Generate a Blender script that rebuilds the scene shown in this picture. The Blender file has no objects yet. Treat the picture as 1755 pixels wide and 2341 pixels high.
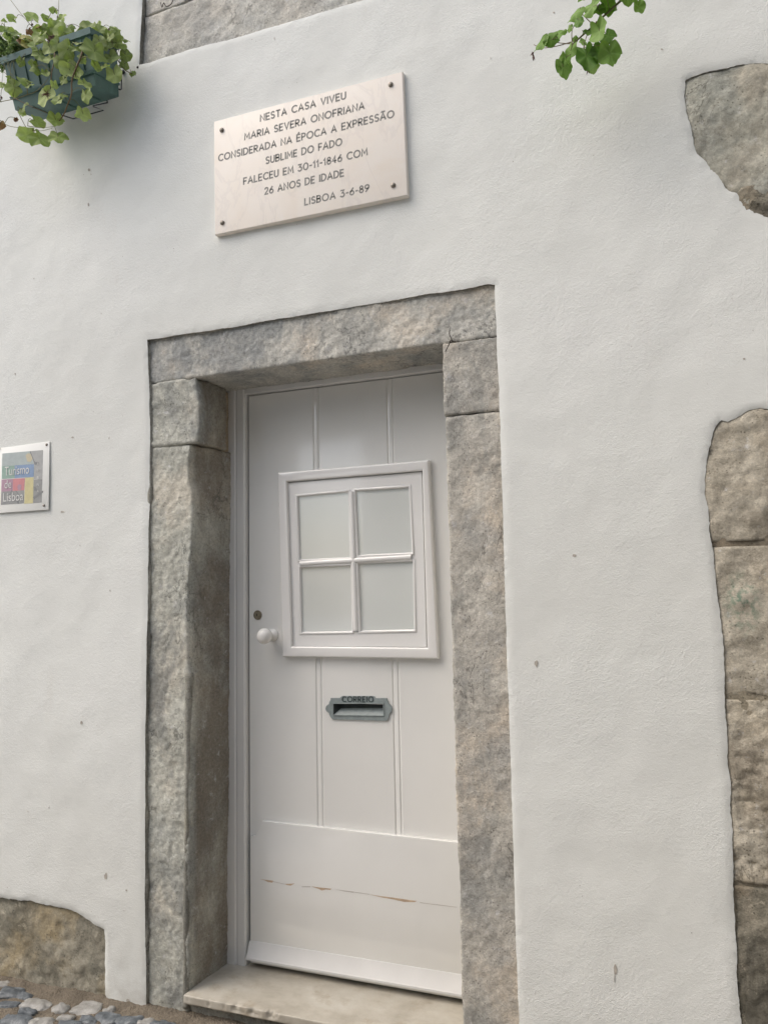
import bpy, bmesh, math, random
import numpy as np
from mathutils import Vector, Matrix
from mathutils.geometry import delaunay_2d_cdt
rad = math.radians
random.seed(7)
sc = bpy.context.scene
COL = sc.collection

# ------------------------------------------------------------------ camera, world, sun, exposure
S = 1.3
IW, IH, FPX = 1755.0, 2341.0, 1759.988
CAM = np.array([1.35925016, -1.93554639, 1.42568059]) * S
YAW, PITCH, ROLL = 0.36277096, 0.10043931, -0.02069422

def cam_axes():
    cy, sy = math.cos(YAW), math.sin(YAW); cp, sp = math.cos(PITCH), math.sin(PITCH)
    cr, sr = math.cos(ROLL), math.sin(ROLL)
    f = np.array([-sy*cp, cy*cp, sp]); r = np.array([cy, sy, 0.0]); u = np.cross(r, f)
    return r*cr + u*sr, -r*sr + u*cr, f
CR, CU, CF = cam_axes()

cd = bpy.data.cameras.new('camera'); cam = bpy.data.objects.new('camera', cd); COL.objects.link(cam)
cd.sensor_fit = 'VERTICAL'; cd.sensor_height = 24.0; cd.sensor_width = 18.0
cd.lens = FPX / IH * 24.0
cd.clip_start = 0.02; cd.clip_end = 500
M = Matrix(((CR[0], CU[0], -CF[0], CAM[0]), (CR[1], CU[1], -CF[1], CAM[1]), (CR[2], CU[2], -CF[2], CAM[2]), (0, 0, 0, 1)))
cam.matrix_world = M
sc.camera = cam

SUN_EL, SUN_AZ = 52.0, 236.0          # azimuth: compass style, measured from +y clockwise
w = bpy.data.worlds.new('World'); sc.world = w; w.use_nodes = True
nt = w.node_tree; nt.nodes.clear()
o = nt.nodes.new('ShaderNodeOutputWorld'); bg = nt.nodes.new('ShaderNodeBackground'); sky = nt.nodes.new('ShaderNodeTexSky')
sky.sky_type = 'NISHITA'; sky.sun_disc = False
sky.sun_elevation = rad(SUN_EL); sky.sun_rotation = rad(SUN_AZ)
sky.air_density = 1.0; sky.dust_density = 4.0; sky.ozone_density = 1.0
bg.inputs['Strength'].default_value = 0.15
nt.links.new(sky.outputs[0], bg.inputs[0]); nt.links.new(bg.outputs[0], o.inputs[0])
sl = bpy.data.lights.new('sun', 'SUN'); sun = bpy.data.objects.new('sun', sl); COL.objects.link(sun)
sl.energy = 1.05; sl.angle = rad(75); sl.color = (1.0, 0.98, 0.90)
sd = Vector((math.sin(rad(SUN_AZ))*math.cos(rad(SUN_EL)), math.cos(rad(SUN_AZ))*math.cos(rad(SUN_EL)), math.sin(rad(SUN_EL))))
sun.rotation_euler = sd.to_track_quat('Z', 'Y').to_euler()
sc.view_settings.view_transform = 'Standard'; sc.view_settings.look = 'None'
sc.view_settings.exposure = 0.62; sc.view_settings.gamma = 1.0
sc.cycles.use_denoising = True
sc.cycles.max_bounces = 8; sc.cycles.diffuse_bounces = 5

# ------------------------------------------------------------------ helpers
def at(px, py, y=0.0):
    """photo point -> the place on the vertical plane at depth y where that real feature sits (metres)"""
    d = CF + CR*(px - IW/2)/FPX - CU*(py - IH/2)/FPX
    t = (y - CAM[1])/d[1]
    return CAM + d*t

def xz(px, py, y=0.0):
    p = at(px, py, y); return (p[0], p[2])

def noise3(P, seed=0):
    P = np.asarray(P, dtype=np.float64); I = np.floor(P).astype(np.int64); F = P - I
    U = F*F*F*(F*(F*6-15)+10)
    def h(ix, iy, iz):
        n = (ix*374761393 + iy*668265263 + iz*2147483647 + seed*974634777) & 0xffffffff
        n = ((n ^ (n >> 13))*1274126177) & 0xffffffff
        n = ((n ^ (n >> 16))*2246822519) & 0xffffffff
        return ((n ^ (n >> 15)) & 0xffff)/32767.5 - 1.0
    x, y, z = I[:, 0], I[:, 1], I[:, 2]; u, v, ww = U[:, 0], U[:, 1], U[:, 2]
    def L(a, b, t): return a + (b-a)*t
    c00 = L(h(x, y, z), h(x+1, y, z), u); c10 = L(h(x, y+1, z), h(x+1, y+1, z), u)
    c01 = L(h(x, y, z+1), h(x+1, y, z+1), u); c11 = L(h(x, y+1, z+1), h(x+1, y+1, z+1), u)
    return L(L(c00, c10, v), L(c01, c11, v), ww)

def fbm(P, scale, octv=4, seed=0, gain=0.5):
    P = np.asarray(P)*scale; s = np.zeros(len(P)); a = 1.0; tot = 0
    for i in range(octv):
        s += a*noise3(P*(2.03**i) + 17.3*i, seed+i*31); tot += a; a *= gain
    return s/tot*1.4

def ridged(P, scale, octv=3, seed=0):
    P = np.asarray(P)*scale; s = np.zeros(len(P)); a = 1.0
    for i in range(octv):
        s += a*(1-np.abs(noise3(P*(2.1**i), seed+i*7))*1.8); a *= .5
    return s/1.75

class MB:
    """collects verts / faces / material indices, then becomes ONE mesh"""
    def __init__(s): s.v = []; s.f = []; s.m = []; s.t = []
    def add(s, verts, faces, mi=0, tint=0.0):
        n = len(s.v); s.v += [tuple(map(float, p)) for p in verts]
        s.f += [tuple(i+n for i in q) for q in faces]; s.m += [mi]*len(faces); s.t += [tint]*len(verts)
    def box(s, x0, x1, y0, y1, z0, z1, b=0.0, mi=0, seg=2):
        bm = bmesh.new(); bmesh.ops.create_cube(bm, size=1)
        for v in bm.verts: v.co = Vector(((x0+x1)/2+v.co.x*(x1-x0), (y0+y1)/2+v.co.y*(y1-y0), (z0+z1)/2+v.co.z*(z1-z0)))
        if b > 0: bmesh.ops.bevel(bm, geom=bm.edges[:], offset=b, segments=seg, affect='EDGES', profile=.5)
        s.bm(bm, mi)
    def bm(s, bm, mi=0):
        bm.verts.index_update(); s.add([v.co[:] for v in bm.verts], [[v.index for v in f.verts] for f in bm.faces], mi); bm.free()
    def prism(s, poly, y0, y1, b=0.0, mi=0, seg=2):
        """poly of (x, z) counter-clockwise seen from -y; front at y0 (nearer the street)"""
        bm = bmesh.new(); vs = [bm.verts.new((p[0], y0, p[1])) for p in poly]
        f = bm.faces.new(vs); r = bmesh.ops.extrude_face_region(bm, geom=[f])
        nv = [e for e in r['geom'] if isinstance(e, bmesh.types.BMVert)]
        for v in nv: v.co.y = y1
        bmesh.ops.recalc_face_normals(bm, faces=bm.faces[:])
        if b > 0:
            ed = [e for e in bm.edges if all(abs(v.co.y-y0) < 1e-7 for v in e.verts)]
            bmesh.ops.bevel(bm, geom=ed, offset=b, segments=seg, affect='EDGES', profile=.5)
        s.bm(bm, mi)
    def profile_z(s, prof, z0, z1, mi=0):
        """prof: closed list of (x, y), swept straight up"""
        n = len(prof); s.add([(x, y, z0) for x, y in prof]+[(x, y, z1) for x, y in prof],
            [(i, (i+1) % n, n+(i+1) % n, n+i) for i in range(n)]+[tuple(range(n))[::-1], tuple(range(n, 2*n))], mi)
    def tube(s, pts, r, seg=8, mi=0, tint=0.0):
        pts = [np.array(p, float) for p in pts]; n = len(pts); rr = r if hasattr(r, '__len__') else [r]*n
        vs, fs = [], []; up = np.array([.31, .53, .79])
        for i, p in enumerate(pts):
            t = pts[min(i+1, n-1)]-pts[max(i-1, 0)]; t = t/(np.linalg.norm(t)+1e-12)
            a = np.cross(t, up); a /= np.linalg.norm(a)+1e-12; b = np.cross(t, a)
            for k in range(seg):
                q = 2*math.pi*k/seg; vs.append(p+rr[i]*(math.cos(q)*a+math.sin(q)*b))
        for i in range(n-1):
            for k in range(seg):
                fs.append((i*seg+k, i*seg+(k+1) % seg, (i+1)*seg+(k+1) % seg, (i+1)*seg+k))
        fs += [tuple(range(seg))[::-1], tuple(range((n-1)*seg, n*seg))]
        s.add(vs, fs, mi, tint)
    def lathe(s, prof, origin, axis, seg=28, mi=0):
        """prof: (radius, distance along axis)"""
        ax = Vector(axis).normalized(); a = ax.orthogonal().normalized(); b = ax.cross(a); o = Vector(origin); vs, fs = [], []
        for r, h in prof:
            for k in range(seg):
                q = 2*math.pi*k/seg; vs.append(o+ax*h+(a*math.cos(q)+b*math.sin(q))*r)
        for i in range(len(prof)-1):
            for k in range(seg):
                fs.append((i*seg+k, i*seg+(k+1) % seg, (i+1)*seg+(k+1) % seg, (i+1)*seg+k))
        n = len(prof); fs += [tuple(range(seg))[::-1], tuple(range((n-1)*seg, n*seg))]
        s.add(vs, fs, mi)
    def build(s, name, mats, parent=None, smooth=False, angle=None, tints=False):
        me = bpy.data.meshes.new(name); off = Vector((0, 0, 0))
        p = parent
        while p is not None: off += p.location; p = p.parent
        me.from_pydata([(a-off.x, b-off.y, c-off.z) for a, b, c in s.v], [], s.f)
        mats = mats if isinstance(mats, (list, tuple)) else [mats]
        for m in mats: me.materials.append(m)
        me.polygons.foreach_set('material_index', s.m)
        if tints:
            at_ = me.attributes.new('tint', 'FLOAT', 'POINT'); at_.data.foreach_set('value', s.t)
        bm = bmesh.new(); bm.from_mesh(me); bmesh.ops.recalc_face_normals(bm, faces=bm.faces[:]) if not tints else None
        bm.to_mesh(me); bm.free()
        if smooth: me.polygons.foreach_set('use_smooth', [True]*len(me.polygons))
        ob = bpy.data.objects.new(name, me); COL.objects.link(ob)
        if parent: ob.parent = parent
        if angle is not None:
            me.polygons.foreach_set('use_smooth', [True]*len(me.polygons))
            me.set_sharp_from_angle(angle=rad(angle))
        me.update(); return ob

def thing(name, label, cat, loc=(0, 0, 0), group=None, kind=None):
    o = bpy.data.objects.new(name, None); COL.objects.link(o); o.location = loc; o.empty_display_size = .05
    tag(o, label, cat, group, kind); return o
def tag(o, label=None, cat=None, group=None, kind=None):
    if label: o['label'] = label
    if cat: o['category'] = cat
    if group: o['group'] = group
    if kind: o['kind'] = kind
    return o
def copy_tree(o, parent=None):
    c = o.copy(); COL.objects.link(c)
    if parent: c.parent = parent
    for ch in list(o.children): copy_tree(ch, c)
    return c

# ------------------------------------------------------------------ materials
class NT:
    def __init__(s, name):
        s.m = bpy.data.materials.new(name); s.m.use_nodes = True; s.t = s.m.node_tree; s.b = s.t.nodes['Principled BSDF']
        s.co = s.t.nodes.new('ShaderNodeTexCoord').outputs['Object']
    def n(s, t, **k):
        x = s.t.nodes.new(t)
        for a, b in k.items(): setattr(x, a, b)
        return x
    def l(s, a, b): s.t.links.new(a, b)
    def map(s, sc=(1, 1, 1), rot=(0, 0, 0), loc=(0, 0, 0)):
        m = s.n('ShaderNodeMapping'); m.inputs['Scale'].default_value = sc; m.inputs['Rotation'].default_value = rot; m.inputs['Location'].default_value = loc
        s.l(s.co, m.inputs[0]); return m.outputs[0]
    def noise(s, scale, detail=4, rough=.55, co=None, dist=0):
        x = s.n('ShaderNodeTexNoise'); x.inputs['Scale'].default_value = scale; x.inputs['Detail'].default_value = detail
        x.inputs['Roughness'].default_value = rough; x.inputs['Distortion'].default_value = dist; s.l(co or s.co, x.inputs['Vector']); return x.outputs['Fac']
    def voro(s, scale, feature='F1', co=None, out='Distance'):
        x = s.n('ShaderNodeTexVoronoi', feature=feature); x.inputs['Scale'].default_value = scale; s.l(co or s.co, x.inputs['Vector']); return x.outputs[out]
    def ramp(s, fac, stops):
        r = s.n('ShaderNodeValToRGB'); e = r.color_ramp.elements
        while len(e) < len(stops): e.new(.5)
        for q, (p, c) in zip(e, stops):
            q.position = p; q.color = (c, c, c, 1) if not hasattr(c, '__len__') else (*c, 1)
        s.l(fac, r.inputs[0]); return r.outputs[0]
    def mix(s, fac, a, b, mode='MIX'):
        x = s.n('ShaderNodeMix', data_type='RGBA', blend_type=mode)
        for sock, v in ((x.inputs[0], fac), (x.inputs[6], a), (x.inputs[7], b)):
            if isinstance(v, (int, float)): sock.default_value = v
            elif isinstance(v, tuple): sock.default_value = (*v, 1)
            else: s.l(v, sock)
        return x.outputs[2]
    def math(s, op, a, b=0.0):
        x = s.n('ShaderNodeMath', operation=op)
        for i, v in enumerate((a, b)):
            if isinstance(v, (int, float)): x.inputs[i].default_value = v
            else: s.l(v, x.inputs[i])
        return x.outputs[0]
    def bump(s, h, strength=.3, dist=.01, prev=None):
        x = s.n('ShaderNodeBump'); x.inputs['Strength'].default_value = strength; x.inputs['Distance'].default_value = dist
        s.l(h, x.inputs['Height'])
        if prev is not None: s.l(prev, x.inputs['Normal'])
        return x.outputs[0]
    def done(s, col=None, rough=None, normal=None, **k):
        if col is not None:
            if isinstance(col, tuple): s.b.inputs['Base Color'].default_value = (*col, 1)
            else: s.l(col, s.b.inputs['Base Color'])
        if rough is not None:
            if isinstance(rough, (int, float)): s.b.inputs['Roughness'].default_value = rough
            else: s.l(rough, s.b.inputs['Roughness'])
        if normal is not None: s.l(normal, s.b.inputs['Normal'])
        for a, v in k.items(): s.b.inputs[a].default_value = v
        return s.m

def mat_plaster():
    n = NT('white_plaster')
    c = n.ramp(n.noise(1.1, 5, .6), [(.3, (.725, .737, .70)), (.52, (.773, .79, .757)), (.75, (.80, .815, .79))])
    stain = n.ramp(n.noise(3.0, 6, .7, n.map((1.6, 1, .5))), [(.6, 0.0), (.8, .35)])
    c = n.mix(stain, c, (.66, .645, .59))
    se = n.n('ShaderNodeSeparateXYZ'); n.l(n.co, se.inputs[0])
    gr = n.math('MULTIPLY', n.ramp(se.outputs['Z'], [(0.0, .5), (.28, 0.0)]), n.ramp(n.noise(13, 6, .7), [(.42, 0.0), (.62, 1.0)])); c = n.mix(gr, c, (.50, .48, .43))
    pat = n.ramp(n.noise(2.6, 2, .4, n.map((1, 1, 1), (0, 0, 0), (4, 1, 2)), 1.5), [(.49, 0.0), (.51, .09)]); c = n.mix(pat, c, (.66, .67, .65))
    sp = n.ramp(n.voro(42), [(.05, .8), (.11, 0.0)])
    sel = n.ramp(n.noise(9, 2), [(.6, 0.0), (.66, 1.0)])
    c = n.mix(n.math('MULTIPLY', sp, sel), c, (.34, .31, .27))
    fine = n.noise(240, 3, .65); med = n.noise(80, 4, .65); big = n.noise(14, 4, .55, n.map((1, 1, 1.5))); wave = n.noise(3.2, 3, .5)
    area = n.ramp(n.noise(2.2, 3), [(.35, .25), (.65, 1.0)])
    grains = n.ramp(n.voro(210), [(.0, 1.0), (.5, 0.0)])
    h = n.math('ADD', n.math('MULTIPLY', grains, .35), n.math('ADD', n.math('MULTIPLY', fine, .5), med))
    b = n.bump(wave, .12, .05); b = n.bump(big, .10, .010, b); b = n.bump(n.math('MULTIPLY', h, area), .58, .0035, b)
    scr = n.ramp(n.noise(5, 2, .5, n.map((.35, 1, 9), (0, rad(22), 0))), [(.485, 1.0), (.5, 0.0), (.515, 1.0)])
    b = n.bump(scr, .05, .003, b)
    return n.done(c, .85, b, **{'Specular IOR Level': .25})

def mat_stone(name, lo, mid, hi, tint, stain, seedloc=(0, 0, 0), pit=.6, sc_=1.0, stain_amt=.7, spots=.5, smear=None, cool=.5, gain=1.0, inner=0.0):
    G = 1.66*gain; lo, mid, hi, tint, stain = [tuple(x*G*k_ for x, k_ in zip(q, (.97, 1.0, .985))) for q in (lo, mid, hi, tint, stain)]
    n = NT(name); co = n.map((sc_, sc_, sc_), (0, 0, 0), seedloc)
    c = n.ramp(n.noise(7, 8, .68, co), [(.28, lo), (.5, mid), (.72, hi)])
    warm = n.ramp(n.noise(3.1, 5, .6, n.map((sc_, sc_, sc_), (.3, .2, .1), (3+seedloc[0], 1, 7))), [(.5, 0.0), (.62, .6)])
    c = n.mix(warm, c, tint)
    blue = n.ramp(n.noise(3.9, 8, .65, n.map((sc_, sc_, sc_), (.1, .5, .3), (8, 2+seedloc[2], 3))), [(.54, 0.0), (.64, cool)])
    c = n.mix(blue, c, tuple(q*m_ for q, m_ in zip(mid, (.78, .82, .88))))
    st = n.ramp(n.noise(3.6, 10, .7, n.map((sc_, sc_, sc_*.6), (0, 0, 0), (9, 4+seedloc[1], 2)), .5), [(.5, 0.0), (.6, stain_amt)])
    c = n.mix(st, c, stain)
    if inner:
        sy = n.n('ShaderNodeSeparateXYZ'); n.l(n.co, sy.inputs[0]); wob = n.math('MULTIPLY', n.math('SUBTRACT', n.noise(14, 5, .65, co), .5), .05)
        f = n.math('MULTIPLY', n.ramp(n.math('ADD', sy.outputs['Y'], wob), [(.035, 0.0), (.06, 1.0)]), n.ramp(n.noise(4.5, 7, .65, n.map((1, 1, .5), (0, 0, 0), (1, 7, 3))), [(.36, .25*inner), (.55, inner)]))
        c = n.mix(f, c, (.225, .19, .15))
    g = n.ramp(n.noise(95, 6, .8, co), [(.3, .64), (.7, 1.27)])
    c = n.mix(1.0, c, g, 'MULTIPLY')
    sp = n.math('MULTIPLY', n.ramp(n.voro(75, co=co), [(.12, spots+.3), (.26, 0.0)]), n.ramp(n.noise(13, 4, .6, co), [(.45, 0.0), (.6, 1.0)]))
    c = n.mix(sp, c, tuple(x*.45 for x in lo))
    cr = n.ramp(n.noise(6.5, 5, .6, n.map((sc_, sc_, sc_*.7), (.4, .1, .2), (2+seedloc[0], 5, 1)), .4), [(.485, 0.0), (.5, .75), (.512, 0.0)])
    cr = n.math('MULTIPLY', cr, n.ramp(n.noise(3.7, 3, .5, co), [(.5, 0.0), (.6, 1.0)])); c = n.mix(cr, c, tuple(x*.4 for x in lo))
    wh = n.ramp(n.noise(26, 6, .75, n.map((sc_, sc_, sc_), (0, 0, 0), (5, 5, 5+seedloc[2]))), [(.6, 0.0), (.68, .6)])
    c = n.mix(wh, c, tuple(min(.7, x*1.45) for x in hi))
    if smear is not None:
        vm = n.n('ShaderNodeVectorMath', operation='DISTANCE'); n.l(n.map((1, 1, .55)), vm.inputs[0]); vm.inputs[1].default_value = (smear[0], smear[1], smear[2]*.55)
        f = n.math('MULTIPLY', n.ramp(vm.outputs['Value'], [(.012, 1.0), (.06, 0.0)]), n.ramp(n.noise(60, 4), [(.45, 0.0), (.6, .8)])); c = n.mix(f, c, (.16, .27, .20))
    b = n.bump(n.noise(38, 9, .8, co), .55, .012)
    b = n.bump(n.ramp(n.voro(95, co=co), [(.0, 0.0), (.28, 1.0)]), pit*.45, .004, b)
    b = n.bump(n.noise(170, 4, .7, co), .6, .004, b)
    return n.done(c, .9, b, **{'Specular IOR Level': .2})

def mat_paint(name, col, rough=.28, var=.04, bump=.12):
    n = NT(name)
    c = n.ramp(n.noise(3, 4), [(.3, tuple(x*(1-var) for x in col)), (.7, tuple(min(1, x*(1+var*.4)) for x in col))])
    b = n.bump(n.noise(6, 3, .5, n.map((1, 1, .35))), bump, .012); b = n.bump(n.noise(60, 3, .5, n.map((1, 1, .12))), bump*.35, .003, b)
    r = n.ramp(n.noise(9, 3), [(.3, rough*.85), (.7, rough*1.25)])
    return n.done(c, r, b, **{'Specular IOR Level': .5, 'Coat Weight': .8, 'Coat Roughness': .06, 'Coat IOR': 1.6})

def mat_plain(name, col, rough=.6, metal=0.0, var=.15, scale=20, bump=.1):
    n = NT(name)
    c = n.ramp(n.noise(scale, 5, .6), [(.3, tuple(x*(1-var) for x in col)), (.7, tuple(x*(1+var) for x in col))])
    return n.done(c, rough, n.bump(n.noise(scale*4, 3), bump, .004), Metallic=metal)

def mat_marble():
    n = NT('pale_pink_marble')
    c = n.ramp(n.noise(4.5, 6, .6, None, .6), [(.3, (.86, .785, .69)), (.55, (.88, .825, .75)), (.75, (.86, .785, .69))])
    v = n.ramp(n.noise(3.2, 8, .6, n.map((1.4, 1, .7), (0, rad(30), 0)), 1.2), [(.47, 0.0), (.5, .18), (.53, 0.0)])
    c = n.mix(v, c, (.55, .51, .50))
    return n.done(c, .5, n.bump(n.noise(80, 3), .05, .002), **{'Subsurface Weight': .0})

def mat_step():
    n = NT('worn_marble_step')
    c = n.ramp(n.noise(5, 7, .65, n.map((1, 1.5, 1))), [(.3, (.33, .30, .245)), (.5, (.45, .42, .355)), (.72, (.54, .52, .46))])
    st = n.ramp(n.noise(11, 7, .7), [(.55, 0.0), (.72, .6)]); c = n.mix(st, c, (.30, .24, .16))
    b = n.bump(n.noise(40, 4), .2, .004); b = n.bump(n.noise(8, 3), .2, .012, b)
    return n.done(c, .55, b)

def mat_leaf(name, c0, c1, c2, trans=.35):
    n = NT(name); a = n.n('ShaderNodeAttribute', attribute_name='tint').outputs['Fac']
    c = n.ramp(a, [(0.0, c0), (.5, c1), (1.0, c2)])
    c = n.mix(n.ramp(n.noise(45, 4), [(.35, 0.0), (.7, .35)]), c, tuple(x*.62 for x in c1))
    b = n.bump(n.noise(120, 3), .25, .003)
    n.done(c, .6, b, **{'Specular IOR Level': .3})
    tr = n.n('ShaderNodeBsdfTranslucent'); n.l(n.mix(1.0, c, (1.0, 1.25, .5), 'MULTIPLY'), tr.inputs[0])
    mx = n.n('ShaderNodeMixShader'); mx.inputs[0].default_value = trans
    n.l(n.b.outputs[0], mx.inputs[1]); n.l(tr.outputs[0], mx.inputs[2]); n.l(mx.outputs[0], n.t.nodes['Material Output'].inputs[0])
    return n.m

PLASTER = mat_plaster()
MORTAR = mat_stone('grey_mortar', (.20, .19, .17), (.29, .275, .245), (.36, .345, .31), (.36, .33, .27), (.15, .145, .13), gain=.75)
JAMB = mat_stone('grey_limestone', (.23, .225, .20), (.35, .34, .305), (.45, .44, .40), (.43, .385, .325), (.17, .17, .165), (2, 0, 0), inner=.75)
JAMBR = mat_stone('warm_limestone', (.24, .22, .20), (.34, .315, .285), (.44, .41, .37), (.45, .38, .31), (.20, .195, .185), (7, 3, 1), pit=1.0)
LINTEL = mat_stone('patched_limestone', (.25, .245, .235), (.36, .345, .32), (.47, .44, .40), (.52, .44, .36), (.185, .19, .195), (12, 2, 4), stain_amt=.7, gain=.95)
SILLST = mat_stone('pitted_limestone', (.40, .37, .34), (.50, .475, .435), (.57, .545, .505), (.52, .47, .415), (.33, .31, .285), (4, 9, 4), pit=1.3, stain_amt=.5, gain=.8)
RUBBLE = mat_stone('brown_sandstone', (.25, .22, .175), (.36, .32, .265), (.46, .415, .35), (.43, .36, .275), (.20, .17, .135), (1, 6, 8), pit=.9, gain=.9, cool=.2, smear=tuple(at(1695, 1380, .01)-np.array([.5, 0, 0.245*S])))
RUBBLE2 = mat_stone('dark_weathered_sandstone', (.12, .11, .085), (.20, .18, .145), (.30, .26, .21), (.24, .175, .11), (.07, .065, .055), (6, 6, 2), pit=.9, gain=.9, cool=.2)
BOULD = mat_stone('grey_green_fieldstone', (.27, .255, .215), (.38, .365, .315), (.46, .44, .39), (.40, .35, .285), (.20, .185, .155), (3, 8, 1), pit=.4, stain_amt=.7, gain=.82)
PLINTH = mat_stone('ochre_stained_stone', (.18, .17, .14), (.27, .245, .20), (.35, .315, .255), (.33, .25, .14), (.15, .135, .105), (0, 0, 0), pit=1.0, gain=.85, cool=.25)
BROWNM = mat_stone('brown_joint_mortar', (.17, .145, .11), (.25, .215, .165), (.32, .275, .215), (.28, .22, .16), (.13, .11, .085), gain=.85)
PEACH = mat_stone('peach_mortar', (.36, .28, .20), (.48, .38, .28), (.55, .45, .34), (.5, .4, .3), (.28, .23, .18), (0, 2, 0), pit=.3, gain=.6)
DOORW = mat_paint('white_gloss_paint', (.80, .80, .77), .12)
FRAMEW = mat_paint('white_frame_paint', (.77, .77, .75), .2)
BARW = mat_plain('white_matt_paint', (.66, .66, .645), .6, 0, .05, 6, .05)
SASHW = mat_paint('white_sash_paint', (.83, .825, .805), .15)
WOOD = mat_plain('bare_wood', (.50, .38, .27), .8, 0, .25, 30)
GLASS = NT('milky_window_glass')
GLASS = GLASS.done(GLASS.ramp(GLASS.noise(2.5, 2), [(.3, (.67, .70, .67)), (.7, (.73, .755, .725))]), .12, None, **{'Specular IOR Level': .6, 'Coat Weight': 1.0, 'Coat Roughness': .03, 'Coat IOR': 1.7})
CHINA = mat_plain('white_porcelain', (.80, .79, .76), .12, 0, .02, 6, .0)
BRASS = mat_plain('aged_brass', (.24, .21, .155), .4, .35, .35, 120)
SCREW = mat_plain('dull_steel', (.26, .235, .20), .5, .6, .3, 200)
GREENM = mat_plain('grey_green_cast_metal', (.25, .29, .29), .45, .0, .15, 60, .15)
DARKHOLE = mat_plain('dark_slot_metal', (.05, .06, .06), .6, .2, .2, 50)
MARBLE = mat_marble(); STEP = mat_step()
INK = mat_plain('engraved_grey_letter_paint', (.235, .235, .22), .7, 0, .3, 150)
DARK = mat_plain('black_gap', (.02, .02, .02), .9, 0, .1, 10)
WIRE = mat_plain('rusty_wire', (.045, .035, .03), .7, .4, .4, 200)
POTG = NT('faded_green_plastic')
_c = POTG.ramp(POTG.noise(5, 5, .6, POTG.map((2.5, 2.5, .5))), [(.3, (.06, .115, .11)), (.55, (.085, .165, .15)), (.75, (.12, .23, .20))])
POTG = POTG.done(_c, .5, POTG.bump(POTG.noise(50, 3), .1, .003))
RACK = mat_plain('dark_coated_wire', (.035, .045, .05), .5, .3, .2, 60)
SOIL = mat_plain('potting_soil', (.05, .035, .025), .95, 0, .4, 60, .8)
LEAF = mat_leaf('geranium_leaf', (.215, .275, .09), (.34, .415, .15), (.46, .53, .24), .28)
LEAFR = mat_leaf('deep_green_leaf', (.095, .19, .035), (.165, .285, .06), (.26, .39, .12), .3)
YELLOW = mat_leaf('yellow_leaf', (.42, .38, .10), (.5, .46, .14), (.55, .5, .2), .35)
RUSSET = mat_leaf('russet_dry_leaf', (.20, .10, .055), (.28, .15, .09), (.36, .19, .11), .2)
STEM = mat_leaf('green_stem', (.15, .17, .06), (.19, .17, .085), (.23, .15, .10), .1)
FINE = mat_leaf('fine_leaf', (.12, .19, .07), (.19, .27, .11), (.26, .34, .15), .3)
DRY = mat_leaf('dry_flower', (.11, .055, .05), (.2, .10, .085), (.30, .21, .13), .15)

def mat_sand():
    n = NT('sandy_joint_soil')
    c = n.ramp(n.noise(9, 7, .7), [(.3, (.11, .092, .068)), (.55, (.175, .147, .11)), (.75, (.25, .215, .165))])
    c = n.mix(1.0, c, n.ramp(n.noise(220, 3, .7), [(.3, .6), (.7, 1.3)]), 'MULTIPLY')
    se = n.n('ShaderNodeSeparateXYZ'); n.l(n.co, se.inputs[0]); far = n.ramp(n.math('MULTIPLY', n.math('ADD', se.outputs['Y'], .5), -4.0), [(0.0, 0.0), (.3, 1.0)])
    edge = n.ramp(n.voro(9, 'DISTANCE_TO_EDGE', n.map((1, 1, 0))), [(.03, 0.0), (.09, 1.0)])
    cell = n.mix(n.voro(9, 'F1', n.map((1, 1, 0)), 'Color'), (.36, .355, .34), (.50, .49, .47))
    c = n.mix(far, c, n.mix(edge, (.20, .16, .12), cell))
    b = n.bump(n.noise(25, 6, .7), .6, .02); b = n.bump(n.voro(130), .5, .006, b); b = n.bump(n.math('MULTIPLY', edge, far), .8, .015, b)
    return n.done(c, .95, b)
SAND = mat_sand()
def mat_cobble(name, a, b_, c_):
    n = NT(name); c = n.ramp(n.noise(26, 9, .8), [(.33, a), (.52, b_), (.68, c_)])
    d = n.ramp(n.noise(7, 5, .6, n.map((1, 1, 1), (0, 0, 0), (4, 2, 1))), [(.55, 0.0), (.75, .6)]); c = n.mix(d, c, (.17, .125, .08))
    return n.done(c, .55, n.bump(n.noise(60, 5, .65), .4, .005))
COBB = mat_cobble('blue_grey_basalt', (.055, .065, .075), (.115, .132, .145), (.27, .285, .295))
COBW = mat_cobble('white_limestone_sett', (.20, .195, .18), (.31, .305, .285), (.45, .44, .42))

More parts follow.
